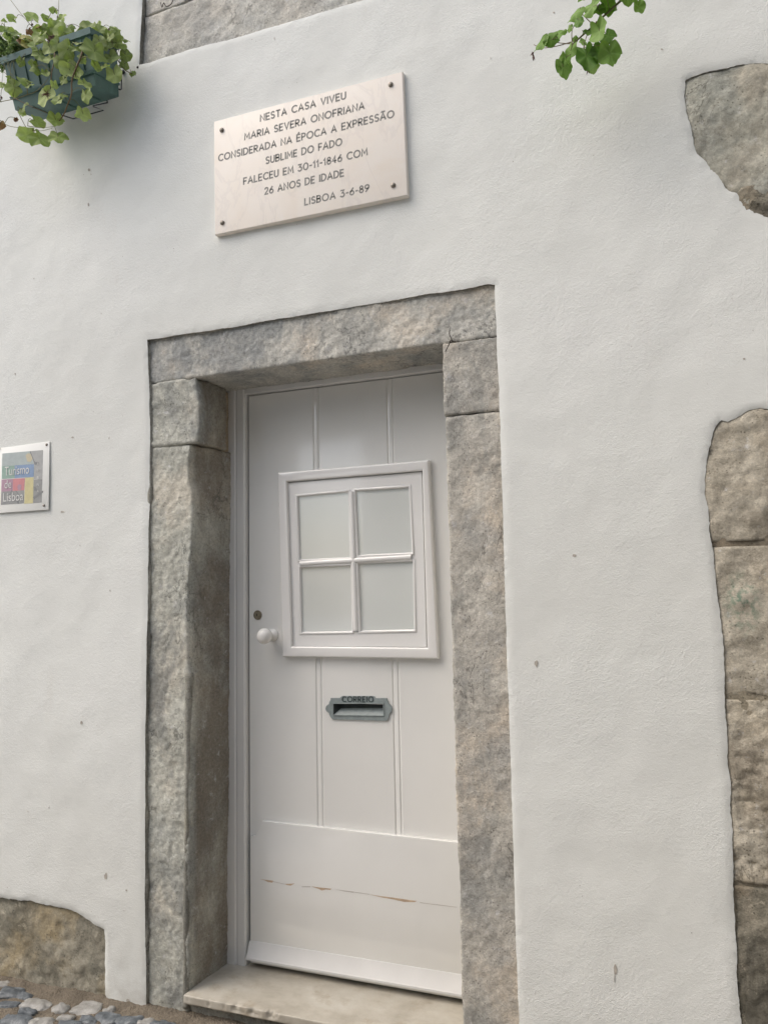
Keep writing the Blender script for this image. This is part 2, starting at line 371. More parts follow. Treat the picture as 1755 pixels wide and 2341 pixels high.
# ------------------------------------------------------------------ stroke lettering
def arc(cx, cy, rx, ry, a0, a1, n=14):
    return [(cx+rx*math.cos(rad(a0+(a1-a0)*i/n)), cy+ry*math.sin(rad(a0+(a1-a0)*i/n))) for i in range(n+1)]
GL = {
 'A': (.74, [[(0, 0), (.37, 1), (.74, 0)], [(.13, .32), (.61, .32)]]),
 'B': (.56, [[(0, 0), (0, 1)], [(0, 1)]+arc(.28, .76, .24, .24, 90, -90)+[(0, .52)], [(0, .52)]+arc(.29, .26, .26, .26, 90, -90)+[(0, 0)]]),
 'C': (.74, [arc(.46, .5, .46, .5, 50, 310, 22)]),
 'D': (.70, [[(0, 0), (0, 1)]+arc(.24, .5, .46, .5, 90, -90, 18)+[(0, 0)]]),
 'E': (.50, [[(.5, 0), (0, 0), (0, 1), (.5, 1)], [(0, .52), (.44, .52)]]),
 'F': (.48, [[(0, 0), (0, 1), (.48, 1)], [(0, .5), (.42, .5)]]),
 'I': (.02, [[(0.01, 0), (0.01, 1)]]),
 'L': (.46, [[(0, 1), (0, 0), (.46, 0)]]),
 'M': (.78, [[(0, 0), (.05, 1), (.39, .28), (.73, 1), (.78, 0)]]),
 'N': (.64, [[(0, 0), (0, 1), (.64, 0), (.64, 1)]]),
 'O': (.92, [arc(.46, .5, .46, .5, 0, 360, 30)]),
 'P': (.54, [[(0, 0), (0, 1)]+arc(.26, .73, .28, .27, 90, -90)+[(0, .46)]]),
 'R': (.56, [[(0, 0), (0, 1)]+arc(.26, .74, .28, .26, 90, -90)+[(0, .48)], [(.2, .48), (.56, 0)]]),
 'S': (.52, [arc(.27, .745, .24, .255, 35, 250, 14)+arc(.26, .25, .26, .25, 80, -145, 16)]),
 'T': (.58, [[(0, 1), (.58, 1)], [(.29, 1), (.29, 0)]]),
 'U': (.60, [[(0, 1)]+arc(.30, .30, .30, .30, 180, 360, 16)+[(.6, 1)]]),
 'V': (.68, [[(0, 1), (.34, 0), (.68, 1)]]),
 'X': (.62, [[(0, 0), (.62, 1)], [(0, 1), (.62, 0)]]),
 'W': (.9, [[(0, 1), (.22, 0), (.45, .8), (.68, 0), (.9, 1)]]),
 '0': (.72, [arc(.36, .5, .36, .5, 0, 360, 26)]),
 '1': (.24, [[(0, .74), (.2, 1), (.2, 0)]]),
 '2': (.52, [arc(.25, .74, .25, .26, 165, -40, 14)+[(0, 0), (.52, 0)]]),
 '3': (.52, [[(0, 1), (.46, 1), (.2, .62)]+arc(.22, .31, .30, .31, 85, -145, 16)]),
 '4': (.56, [[(.4, 0), (.4, 1), (0, .3), (.56, .3)]]),
 '6': (.56, [[(.44, 1), (.06, .45)], arc(.28, .29, .28, .29, 0, 360, 22)]),
 '8': (.52, [arc(.26, .27, .26, .27, 0, 360, 22), arc(.26, .77, .21, .23, 0, 360, 20)]),
 '9': (.56, [[(.12, 0), (.5, .55)], arc(.28, .71, .28, .29, 0, 360, 22)]),
 '-': (.28, [[(0, .45), (.28, .45)]]),
 "'": (.12, [[(.02, .8), (.1, 1)]]),
}
ACC = {'É': ('E', [[(.2, 1.14), (.34, 1.32)]]), 'Ã': ('A', [[(.14, 1.14), (.28, 1.24), (.46, 1.14), (.60, 1.24)]])}
def layout(text, gap=.2, space=.5):
    x = 0; out = []
    for ch in text:
        if ch == ' ': x += space; continue
        b, extra = ACC.get(ch, (ch, [])); wd, st = GL[b]
        for s_ in st+extra: out.append([(x+p, q) for p, q in s_])
        x += wd+gap
    return out, x-gap
def strokes(mb, text, L, R, Hv, nrm, wd=.13, h=.0006, mi=0, gap=.2, space=.5):
    """lay stroke letters from baseline point L to R; Hv = cap-height vector; raised h along nrm"""
    L, R, Hv, nrm = [np.array(v, float) for v in (L, R, Hv, nrm)]
    st, W = layout(text, gap, space); U = (R-L)/W; cap = np.linalg.norm(Hv); ux = np.linalg.norm(U)
    for pl in st:
        P = [L+U*a+Hv*b for a, b in pl]; n = len(P); half = wd*cap/2; lft, rgt = [], []
        closed = np.linalg.norm(P[0]-P[-1]) < 1e-6
        for i in range(n):
            a = P[i-1] if i > 0 else (P[-2] if closed else None); b = P[i+1] if i < n-1 else (P[1] if closed else None)
            d1 = (P[i]-a) if a is not None else (b-P[i]); d2 = (b-P[i]) if b is not None else (P[i]-a)
            d1 = d1/np.linalg.norm(d1); d2 = d2/np.linalg.norm(d2); t = d1+d2; t /= np.linalg.norm(t)+1e-9
            s_ = np.cross(nrm, t); s_ /= np.linalg.norm(s_); k = min(1.6, 1/max(.4, float(np.dot(t, d1))))
            c = P[i]
            if not closed and i == 0: c = c-d2*half*.55
            if not closed and i == n-1: c = c+d1*half*.55
            lft.append(c+s_*half*k); rgt.append(c-s_*half*k)
        top = [p+nrm*h for p in lft]+[p+nrm*h for p in rgt]; bot = [p-nrm*.0008 for p in lft]+[p-nrm*.0008 for p in rgt]
        fs = []
        for i in range(n-1):
            fs += [(i, i+1, n+i+1, n+i), (i, 2*n+i, 2*n+i+1, i+1), (n+i, n+i+1, 3*n+i+1, 3*n+i)]
        fs += [(0, n, 3*n, 2*n), (n-1, 2*n+n-1, 3*n+n-1, 2*n-1)]
        mb.add(top+bot, fs, mi)

# ------------------------------------------------------------------ stone builders
def rbox_grid(x0, x1, y0, y1, z0, z1, res, r):
    """surface lattice of a rounded box -> verts, quads, normals"""
    nx, ny, nz = [max(2, int(round((b-a)/res))) for a, b in ((x0, x1), (y0, y1), (z0, z1))]
    quads = []
    def face(fix, val, na, nb):
        i, j = np.meshgrid(np.arange(na), np.arange(nb), indexing='ij'); i = i.ravel(); j = j.ravel(); q = []
        for di, dj in ((0, 0), (1, 0), (1, 1), (0, 1)):
            a, b = i+di, j+dj; c = np.full_like(a, val)
            q.append(np.stack({0: (c, a, b), 1: (a, c, b), 2: (a, b, c)}[fix], 1))
        return np.stack(q, 1)
    for fix, n, na, nb in ((0, nx, ny, nz), (1, ny, nx, nz), (2, nz, nx, ny)):
        quads += [face(fix, 0, na, nb), face(fix, n, na, nb)]
    Q = np.concatenate(quads); flat = Q.reshape(-1, 3)
    uniq, inv = np.unique(flat, axis=0, return_inverse=True); F = inv.reshape(-1, 4)
    lo = np.array([x0, y0, z0]); sz = np.array([x1-x0, y1-y0, z1-z0])
    P = lo+uniq/np.array([nx, ny, nz])*sz
    rr = min(r, *(sz/2*.98)); C = np.clip(P, lo+rr, lo+sz-rr); D = P-C; L = np.linalg.norm(D, axis=1, keepdims=True)
    N = D/np.maximum(L, 1e-9); P = C+N*rr
    return P, F, N

def stone_block(name, x0, x1, y0, y1, z0, z1, mat, parent, res=.009, r=.012, amp=.006, seed=0, warp=None, chis=.0):
    P, F, N = rbox_grid(x0, x1, y0, y1, z0, z1, res, r)
    d = amp*.8*fbm(P, 9, 5, seed, .55)+amp*.6*fbm(P, 55, 3, seed+5, .65)
    if chis: d -= chis*np.clip(ridged(P*np.array([1, 1, 1.6]), 16, 3, seed+9)-.72, 0, 1)*4
    P = P+N*d[:, None]
    if warp: P = warp(P)
    mb = MB(); mb.add(P, F.tolist()); return mb.build(name, mat, parent, smooth=True)

def in_poly(P, poly):
    x, y = P[:, 0], P[:, 1]; ins = np.zeros(len(P), bool); n = len(poly)
    for i in range(n):
        (x1, y1), (x2, y2) = poly[i], poly[(i+1) % n]
        c = ((y1 > y) != (y2 > y)); ins ^= c & (x < (x2-x1)*(y-y1)/((y2-y1) if y2 != y1 else 1e-12)+x1)
    return ins
def dist_poly(P, poly):
    d = np.full(len(P), 9.0); n = len(poly)
    for i in range(n):
        a = np.array(poly[i]); b = np.array(poly[(i+1) % n]); ab = b-a; L2 = ab@ab+1e-12
        t = np.clip(((P-a)@ab)/L2, 0, 1); q = a+t[:, None]*ab; d = np.minimum(d, np.hypot(P[:, 0]-q[:, 0], P[:, 1]-q[:, 1]))
    return d
def rough_poly(poly, step, amp, seed):
    out = []; n = len(poly)
    for i in range(n):
        a = np.array(poly[i]); b = np.array(poly[(i+1) % n]); k = max(1, int(np.hypot(*(b-a))/step))
        for j in range(k): out.append(a+(b-a)*j/k)
    out = np.array(out); P3 = np.column_stack([out[:, 0], np.zeros(len(out)), out[:, 1]])
    out[:, 0] += amp*(fbm(P3, 15, 5, seed, .55)+.3*fbm(P3, 170, 2, seed+3)); out[:, 1] += amp*(fbm(P3, 15, 5, seed+50, .55)+.3*fbm(P3, 170, 2, seed+53))
    return [tuple(p) for p in out]

def px_poly(pts, sc_=1.0, off=(0, 0), y=0.0):
    return [xz(a/sc_+off[0], b/sc_+off[1], y) for a, b in pts]

# ------------------------------------------------------------------ plaster openings (x, z on the wall face)
GZ = 0.245*S                                      # street level at the foot of the wall
H_DOOR = px_poly([(68, 288), (100, 285), (200, 268), (350, 247), (450, 230), (560, 208), (660, 193), (760, 175), (880, 155), (1000, 137), (1060, 128), (1200, 100), (1300, 88), (1400, 75), (1500, 55), (1530, 57)], 1.842, (300, 620)) \
    + px_poly([(1134, 760), (1140, 900), (1147, 1120), (1156, 1450), (1168, 1800), (1176, 2080), (1185, 2331), (1190, 2500), (1190, 2900), (333, 2900), (333, 2301), (333, 2200), (331, 2088), (331, 1950), (332, 1782), (334, 1600), (338, 1300), (342, 1000), (341, 900)])
H_PLINTH = px_poly([(-700, 250), (-400, 270), (0, 290), (75, 298), (130, 310), (190, 300), (270, 330), (400, 350), (480, 375), (530, 400), (600, 455), (655, 485), (658, 560), (660, 700), (658, 830), (662, 905), (690, 950), (690, 1500), (-700, 1500)], 2.763, (0, 1950))
H_WIN = px_poly([(318, 147), (345, 142), (400, 124), (470, 103), (520, 92), (600, 67), (700, 38), (794, 10), (900, -20), (1040, -62), (1060, -620), (345, -330), (326, 0)])
H_BOULD = px_poly([(1140, 500), (1138, 600), (1140, 690), (1160, 760), (1180, 830), (1190, 900), (1205, 965), (1250, 1000), (1300, 1060), (1350, 1105), (1390, 1160), (1420, 1190), (1470, 1200), (1500, 1260), (1560, 1305), (1620, 1325), (1660, 1350), (1900, 1400), (2080, 1150), (2100, 600), (1950, 400), (1658, 395), (1600, 385), (1500, 395), (1450, 405), (1400, 425), (1300, 440), (1200, 470), (1150, 490)], 2.741, (1150, 0))
H_QUOIN = px_poly([(400, 215), (360, 260), (330, 370), (305, 480), (295, 590), (297, 680), (315, 780), (325, 880), (340, 980), (355, 1150), (365, 1250), (385, 1350), (398, 1480), (408, 1620), (420, 1780), (425, 1900), (430, 2050), (440, 2200)], 2.698, (1500, 880)) \
    + px_poly([(485, 250), (490, 400), (500, 600), (510, 750), (515, 900), (520, 1030), (528, 1180), (533, 1400), (543, 1600), (548, 1800), (555, 1950), (565, 2100), (575, 2212), (610, 3200), (1600, 3200)], 2.985, (1500, 1600)) \
    + px_poly([(1400, 300), (1100, 120), (900, 120), (690, 150), (640, 140), (560, 160), (500, 195), (440, 220)], 2.698, (1500, 880))
HOLES = [(rough_poly(H_DOOR, .007, .0022, 1), .004, .003), (rough_poly(H_PLINTH, .008, .005, 2), .012, .005), (rough_poly(H_WIN, .008, .002, 3), .004, .003),
         (rough_poly(H_BOULD, .007, .005, 4), .012, .004), (rough_poly(H_QUOIN, .007, .004, 5), .012, .004)]

house = thing('house', 'white plastered house front with grey stone door surround and white panelled door', 'house', (0.5, 0, GZ))

def chips(mb):
    rg = random.Random(12); rng_dark = lambda: rg.random() < .2
    L = [(1225, 1516, 4, 9), (1312, 1270, 5, 4), (1406, 2216, 4, 13), (1404, 2236, 2, 9), (204, 388, 3, 4), (208, 398, 2, 2), (202, 468, 2, 4), (243, 2003, 4, 8), (290, 2035, 2, 2), (1266, 30, 3, 2), (188, 1652, 3, 4), (252, 1350, 2, 3), (1512, 113, 3, 2), (292, 2288, 4, 5), (167, 1000, 3, 2), (143, 1170, 6, 2), (1700, 820, 3, 2)]
    L += [(rg.uniform(20, 1600), rg.uniform(20, 2250), rg.uniform(1, 2.2), rg.uniform(1, 3)) for _ in range(22)]
    for x, y, rx, ry in L:
        c = xz(x, y)
        if any(in_poly(np.array([c]), q)[0] or dist_poly(np.array([c]), q)[0] < .02 for q, _, _ in HOLES): continue
        k = 9; ph = rg.uniform(0, 6); pt = [(x+rx*math.cos(6.2832*i/k)*rg.uniform(.6, 1.2), y-ry*math.sin(6.2832*i/k)*rg.uniform(.6, 1.2)) for i in range(k)]
        P3 = np.array([[c[0], 0, c[1]]]); y0 = float(-.004*fbm(P3, 1.4, 2, 21)[0]-.0016*fbm(P3, 9, 3, 22)[0])
        mb.prism([xz(a, b) for a, b in pt], y0-.0012, y0+.003, 0, 2 if rx > 2.2 or rng_dark() else 3)

def build_plaster():
    X0, X1, Z0, Z1 = -2.6, 4.2, GZ-.25, 5.4
    VX0, VX1, VZ0, VZ1 = -1.15, 2.2, GZ-.02, 4.75
    pts, edges = [], []
    rim = rough_poly([(X0, Z0), (X1, Z0), (X1, Z1), (X0, Z1)], .2, 0.0, 0)
    n0 = len(pts); pts += rim; edges += [(n0+i, n0+(i+1) % len(rim)) for i in range(len(rim))]
    for poly, _, _ in HOLES:
        n0 = len(pts); pts += poly; edges += [(n0+i, n0+(i+1) % len(poly)) for i in range(len(poly))]
    nb = len(pts)
    g = .016; gx, gz = np.meshgrid(np.arange(VX0, VX1, g), np.arange(VZ0, VZ1, g)); G = np.column_stack([gx.ravel(), gz.ravel()])
    rng = np.random.default_rng(3); G += rng.uniform(-.004, .004, G.shape)
    gx, gz = np.meshgrid(np.arange(X0+.1, X1, .12), np.arange(Z0+.1, Z1, .12)); G2 = np.column_stack([gx.ravel(), gz.ravel()])
    G2 = G2[~((G2[:, 0] > VX0-.06) & (G2[:, 0] < VX1+.06) & (G2[:, 1] > VZ0-.06) & (G2[:, 1] < VZ1+.06))]
    G = np.concatenate([G, G2]); keep = np.ones(len(G), bool); dm = np.full(len(G), 9.0)
    for poly, _, _ in HOLES:
        bx = np.array(poly); near = (G[:, 0] > bx[:, 0].min()-.06) & (G[:, 0] < bx[:, 0].max()+.06) & (G[:, 1] > bx[:, 1].min()-.06) & (G[:, 1] < bx[:, 1].max()+.06)
        idx = np.where(near)[0]; keep[idx[in_poly(G[idx], poly)]] = False
        dm[idx] = np.minimum(dm[idx], dist_poly(G[idx], poly))
    G = G[keep & (dm > .006)]
    pts += [tuple(p) for p in G]
    # a second row just inside the edge keeps the lip crisp
    V, E_, F, *_r = delaunay_2d_cdt([Vector(p) for p in pts], edges, [], 0, 1e-6)
    V = np.array([v[:] for v in V]); F = np.array([f[:] for f in F])
    C = V[F].mean(1); ok = np.ones(len(F), bool)
    for poly, _, _ in HOLES: ok &= ~in_poly(C, poly)
    F = F[ok]
    Y = np.zeros(len(V)); P3 = np.column_stack([V[:, 0], np.zeros(len(V)), V[:, 1]])
    Y += -.004*fbm(P3, 1.4, 2, 21)-.0016*fbm(P3, 9, 3, 22)
    for poly, wid, dep in HOLES:
        bx = np.array(poly); near = (V[:, 0] > bx[:, 0].min()-.05) & (V[:, 0] < bx[:, 0].max()+.05) & (V[:, 1] > bx[:, 1].min()-.05) & (V[:, 1] < bx[:, 1].max()+.05)
        idx = np.where(near)[0]; d = dist_poly(V[idx], poly); Y[idx] += dep*np.clip(1-d/wid, 0, 1)**2
    mb = MB(); mb.add(np.column_stack([V[:, 0], Y, V[:, 1]]), F.tolist())
    # the thickness of the coat: every open edge runs back to the masonry
    cnt = {}
    for f in F:
        for a, b in ((f[0], f[1]), (f[1], f[2]), (f[2], f[0])):
            k = (min(a, b), max(a, b)); cnt[k] = cnt.get(k, 0)+1
    be = [k for k, c in cnt.items() if c == 1]; n0 = len(mb.v); ids = {}
    for a, b in be:
        for i in (a, b):
            if i not in ids: ids[i] = len(mb.v); mb.v.append((V[i, 0], .05, V[i, 1])); mb.t.append(0)
    for a, b in be: mb.f.append((int(a), int(b), ids[b], ids[a])); mb.m.append(1)
    chips(mb); return mb.build('plaster', [PLASTER, MORTAR, mat_plain('flaw_grey_brown', (.44, .41, .36), .9, 0, .3, 80), mat_plain('flaw_pale_grey', (.60, .585, .55), .9, 0, .3, 80)], house, angle=50)
build_plaster()
# masonry behind the plaster, with the doorway left open
XL, XR = 0.0, 0.80*S
ZLB, ZLT, ZSILL = 2.0792*S, 2.2216*S, 0.3055*S
XLO, XRO = -0.148*S, 0.9457*S
YF, YD = 0.189*S, 0.209*S                        # door frame face, door leaf face
SY = 0.016
core = MB()
core.box(-2.6, XLO-.05, .075, .5, GZ-.4, 5.4); core.box(XRO+.05, 4.2, .075, .5, GZ-.4, 5.4); core.box(XLO-.049, XRO+.049, .075, .5, ZLT+.05, 5.4)
core.box(XLO-.049, XRO+.049, .36, .5, GZ-.4, ZLT+.049)
core.build('masonry', MORTAR, house)

# ---- stone door surround
ARR = np.array([xz(a, b, SY) for a, b in [(449, 871), (457, 924), (457, 967), (454, 1010)]])
ARL = np.array([xz(a, b, SY) for a, b in [(434, 1019), (430, 1054), (431, 1100), (438, 1120), (441, 1176), (436, 1265), (431, 1312), (428, 1412), (431, 1506), (437, 1560), (434, 1700), (434, 1882), (431, 2100), (431, 2290)]])
def warp_to(ctrl, x_nom, x_fix, y0, y1):
    o_ = np.argsort(ctrl[:, 1]); zc, xc = ctrl[o_, 1], ctrl[o_, 0]
    xb0, xb1 = xz(520, 2205, YF)[0]-.004, xz(531, 898, YF)[0]-.004
    def f(P):
        xf = np.interp(P[:, 2], zc, xc); z0, z1 = xz(520, 2205, YF)[1], xz(531, 898, YF)[1]
        xb = xb0+(xb1-xb0)*np.clip((P[:, 2]-z0)/(z1-z0), -.1, 1.1)
        k = np.clip((P[:, 1]-y0)/(y1-y0), 0, 1); xe = xf*(1-k)+xb*k
        u = (P[:, 0]-x_fix)/(x_nom-x_fix); P = P.copy(); P[:, 0] += np.clip(u, 0, 1.2)*(xe-x_nom); return P
    return f
zj = xz(455, 1012, SY)[1]
surround = MB()
sd_ob = stone_block('door_lintel', XLO-.015, XRO+.015, SY, .30, ZLB+.004, ZLT+.025, LINTEL, house, .007, .007, .005, 11, chis=.0025)
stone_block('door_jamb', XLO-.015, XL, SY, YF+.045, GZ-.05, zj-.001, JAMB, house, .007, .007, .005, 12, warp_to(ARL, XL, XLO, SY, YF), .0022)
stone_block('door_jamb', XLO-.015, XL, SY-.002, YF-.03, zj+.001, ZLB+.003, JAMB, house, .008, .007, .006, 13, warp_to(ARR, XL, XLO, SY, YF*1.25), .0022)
zjr = xz(1080, 945, SY)[1]
stone_block('door_jamb', XR, XRO+.015, SY-.003, YF+.045, GZ-.1, zjr-.001, JAMBR, house, .008, .010, .0045, 14, None, .002)
stone_block('door_jamb', XR-.004, XRO+.012, SY-.004, YF+.045, zjr+.001, ZLB+.003, JAMBR, house, .008, .007, .0055, 15, None, .002)
# peach mortar between the upper left jamb stone and the frame, and a pale smear by the lock
pm = MB(); P, F, N = rbox_grid(-.03, XL+.022, YF-.04, YF+.03, zj-.06, ZLB, .008, .01); P = P+N*(.004*fbm(P, 30, 4, 3))[:, None]; pm.add(P, F.tolist()); pm.build('joint_mortar', PEACH, house, smooth=True); pm = MB()
P, F, N = rbox_grid(-.03, XL+.021, YF-.022, YF+.004, 1.30*S, 1.385*S, .006, .01); P = P+N*(.005*fbm(P, 40, 4, 8))[:, None]; pm.add(P, F.tolist())
pm.build('joint_mortar', PEACH, house, smooth=True)
# old mortar ribbon along the left arris and the base under the step
mr = MB(); zs = np.linspace(GZ+.02, xz(437, 1540, SY)[1], 90); o_ = np.argsort(ARL[:, 1])
xs = np.interp(zs, ARL[o_, 1], ARL[o_, 0])
P3 = np.column_stack([zs*0, zs*0, zs]); wv = fbm(P3, 6, 4, 77)
mr.tube([(x-.012+.006*q, SY+.004-.002*q, z) for x, z, q in zip(xs, zs, wv)], list(.0125+.006*wv), 10)
mr.build('mortar_ribbon', MORTAR, house, smooth=True)
stone_block('step_base', XLO-.02, XRO+.03, SY+.004, .36, GZ-.25, ZSILL-.034, MORTAR, house, .012, .01, .008, 16)
fl = MB()
lp = [xz(a, b, .012) for a, b in [(336, 790), (339, 900), (341, 1000), (337, 1300), (334, 1500), (331, 1782), (330, 2000), (331, 2200), (333, 2290)]]
zs = np.linspace(lp[0][1], lp[-1][1], 160); xs = np.interp(-zs, [-p[1] for p in lp], [p[0] for p in lp]); P3 = np.column_stack([zs*0, zs*0, zs]); wv = fbm(P3, 12, 4, 5)
fl.tube([(x+.007+.003*q, .016, z) for x, z, q in zip(xs, zs, wv)], list(.010+.004*wv), 8)
fl.build('edge_mortar', MORTAR, house, smooth=True)

# ---- marble step
P, F, N = rbox_grid(XL-.004, XR+.03, -.012, YD+.06, ZSILL-.030, ZSILL, .005, .002)
front = np.clip(1-(P[:, 1]+.012)/.03, 0, 1); chip = np.clip(fbm(P*np.array([1, .2, .2]), 22, 6, 44, .7)-.12, 0, .6)
P = P+N*(.0012*fbm(P, 30, 3, 2))[:, None]; P[:, 1] += front*chip*.022*(P[:, 2] > ZSILL-.025); P[:, 2] -= front*chip*.012*(P[:, 2] > ZSILL-.02)
mb = MB(); mb.add(P, F.tolist()); mb.build('door_step', STEP, house, smooth=True)

# ---- door frame
XF, XDL = .0237*S, .081*S
ZDT = 2.0614*S; ZDB = ZSILL
fr = MB()
fx0, fx1 = XF-.02, XDL-.004
prof = [(fx0, YF+.09), (fx0, YF+.004), (XF+.002, YF), (XF+.022, YF), (XF+.026, YF+.005), (XF+.030, YF+.005), (XF+.034, YF+.001), (fx1-.006, YF+.001), (fx1, YF+.007), (fx1, YF+.09)]
fr.profile_z(prof, ZSILL-.002, ZLB+.01)
RX = .785*S
fr.profile_z([(2*.43*S-x+.0, y) for x, y in prof][::-1], ZSILL-.002, ZLB+.01)
fr.box(fx1+.0005, .86*S-fx1-.0005, YF+.003, YF+.09, ZDT+.004, ZLB+.012, .003)
fr.build('door_frame', FRAMEW, house, angle=35)
gapm = MB(); gapm.box(fx1-.01, .86*S-fx1+.01, YD+.05, YD+.06, ZSILL-.01, ZDT+.02); gapm.build('door_rebate', DARK, house)

# ---- door
door = thing('door', None, None, (0, 0, 0)); door.parent = house
door.location = Vector((XDL, YD, ZSILL))-Vector(house.location)
DXR = .86*S-XDL
lf = MB()
pr = [(XDL, YD+.045), (XDL, YD+.003), (XDL+.003, YD)]
g1a, g1b = xz(717, 893, YD)[0], xz(739, 1887, YD)[0]; g2a, g2b = xz(888, 870, YD)[0], xz(915, 1904, YD)[0]
for gx in ((g1a+g1b)/2, (g2a+g2b)/2):
    pr += [(gx-.0165, YD), (gx-.012, YD+.0035), (gx-.0075, YD+.0012), (gx+.005, YD+.0005), (gx+.0095, YD+.0035), (gx+.015, YD)]
pr += [(DXR-.003, YD), (DXR, YD+.003), (DXR, YD+.045)]
lf.profile_z(pr, ZDB+.03, ZDT)
leaf = lf.build('door_leaf', DOORW, door, angle=25)
leaf['label'] = 'white glossy plank door leaf with two beaded grooves'

# kick board with a notched upper corner, a crack and flaked paint
kb = MB(); KY = YD-.017
kl, kt = xz(572, 1912, KY); k2, k2t = xz(600, 1877, KY)
kr_t = xz(1044, 1926, KY)[1]; kb_z = xz(572, 2170, KY)[1]
notch = [(k2, k2t)]+[(k2-.002-(k2-kl-.002)*math.sin(q)*.65, k2t-(k2t-kt)*.98+(k2t-kt)*.8*(1-math.sin(q))) for q in (0.3, .7, 1.1)]+[(kl, kt)]
kb.prism(notch+[(kl, kb_z-.05), (DXR-.002, kb_z-.05), (DXR-.002, kr_t)], KY, YD+.002, .0025)
def flake(pts, mi):
    poly = rough_poly([xz(a/2.0725+400, b/2.0725+1800, KY-.0004) for a, b in pts], .004, .0007, len(pts)+int(pts[0][0]))
    kb.prism(poly, KY-.0005, KY+.001, 0, mi)
flake([(402, 435), (466, 443), (462, 452), (440, 449), (425, 441)], 1)
flake([(520, 458), (567, 456), (548, 466), (530, 463)], 1)
flake([(645, 469), (742, 481), (735, 486), (715, 484), (695, 489), (680, 481)], 1)
flake([(760, 484), (850, 495), (845, 499), (800, 492)], 2)
flake([(920, 507), (1145, 539), (1135, 544), (1085, 543), (1040, 533), (985, 522)], 1)
flake([(600, 469), (643, 470), (640, 473), (604, 472)], 2); flake([(1160, 545), (1335, 567), (1335, 569), (1160, 547)], 2); flake([(466, 446), (520, 458), (520, 459.5), (466, 448)], 2); flake([(850, 496), (920, 506), (920, 508), (850, 498)], 2)
kbo = kb.build('kick_board', [DOORW, WOOD, mat_plain('hairline_crack', (.46, .43, .39), .9)], door, angle=30)
kbo['label'] = 'white kick board with a crack of flaked paint'
# weather bar
wb = MB(); wl, wt = xz(573, 2150, KY); wy = YD-.043
zlow = at(561.6, 2195.7, wy)[2]; xlow = at(561.6, 2195.7, wy)[0]
n_ = [(KY+.001, wt), (KY-.004, wt+.001), (wy+.004, zlow+.014), (wy, zlow+.010), (wy, zlow+.002), (wy+.004, zlow), (KY+.001, zlow)]
vs, fs = [], []
for x in (wl-.002, DXR+.004):
    for y, z in n_: vs.append((x-(.0 if x > .5 else .004*(KY-y)/(KY-wy)), y, z))
k = len(n_); fs = [(i, (i+1) % k, k+(i+1) % k, k+i) for i in range(k)]+[tuple(range(k))[::-1], tuple(range(k, 2*k))]
wb.add(vs, fs); wb.build('weather_bar', BARW, door, angle=30)

# window in the door: casing, sash and panes
def quad(pts, y): return [xz(a, b, y) for a, b in pts]
def q_lerp(q, u, v):
    (tl, tr, br, bl) = [np.array(p) for p in q]; t = tl*(1-u)+tr*u; b = bl*(1-u)+br*u; return tuple(t*(1-v)+b*v)
CY = YD-.026
co_q = quad([(634, 1080), (979, 1051), (1001, 1507), (645, 1502)], CY); ci_q = quad([(655, 1101), (964, 1076), (976, 1481), (667, 1478)], CY)
cs = MB()
for i in range(4):
    j = (i+1) % 4
    poly = [co_q[i], co_q[j], ci_q[j], ci_q[i]]
    bm = bmesh.new(); a = [bm.verts.new((p[0], CY, p[1])) for p in poly]; b = [bm.verts.new((p[0], YD+.002, p[1])) for p in poly]
    bm.faces.new(a); bm.faces.new(b[::-1])
    for q in range(4): bm.faces.new((a[q], b[q], b[(q+1) % 4], a[(q+1) % 4]))
    bmesh.ops.recalc_face_normals(bm, faces=bm.faces[:])
    ed = [e for e in bm.edges if (e.verts[0] in a and e.verts[1] in a) and {a.index(e.verts[0]), a.index(e.verts[1])} in ({0, 1}, {2, 3})]
    bmesh.ops.bevel(bm, geom=ed, offset=.007, segments=4, affect='EDGES', profile=.5)
    cs.bm(bm)
cs.build('window_casing', SASHW, door, angle=40)
SYF = YD-.013
so_q = quad([(657, 1104), (964, 1078), (975, 1480), (667, 1478)], SYF)
so_q = [tuple(np.array(p)+np.array(o_)*.001) for p, o_ in zip(so_q, ((1.5, -1.5), (-1.5, -1.5), (-1.5, 1.5), (1.5, 1.5)))]
sash = MB()
PANES = [[(683, 1137), (795, 1126), (800, 1273), (687, 1278)], [(815, 1124), (933, 1116), (941, 1262), (821, 1268)],
         [(689, 1299), (801, 1294), (804, 1442), (692, 1444)], [(821, 1290), (942, 1285), (946, 1438), (826, 1441)]]
pq = [quad(p, SYF+.004) for p in PANES]
def inset(q, d): 
    c = np.mean(np.array(q), 0); return [tuple(np.array(p)+np.sign(c-np.array(p))*d) for p in q]
# sash built as a sheet with four openings, each with a rounded glazing bead
vsheet = MB(); pts = list(so_q); edges = [(0, 1), (1, 2), (2, 3), (3, 0)]; loops = []
for q in pq:
    qq = inset(q, -.0125); n0 = len(pts); pts += qq; edges += [(n0, n0+1), (n0+1, n0+2), (n0+2, n0+3), (n0+3, n0)]; loops.append(qq)
V, E_, F, *_r = delaunay_2d_cdt([Vector(p) for p in pts], edges, [], 0, 1e-6)
V = np.array([v[:] for v in V]); F = np.array([f[:] for f in F]); C = V[F].mean(1); ok = in_poly(C, so_q)
for q in loops: ok &= ~in_poly(C, q)
sash.add(np.column_stack([V[:, 0], np.full(len(V), SYF), V[:, 1]]), F[ok].tolist())
n = 4
for i in range(4):
    a, b = so_q[i], so_q[(i+1) % 4]; sash.add([(a[0], SYF, a[1]), (b[0], SYF, b[1]), (b[0], YD+.002, b[1]), (a[0], YD+.002, a[1])], [(0, 1, 2, 3)])
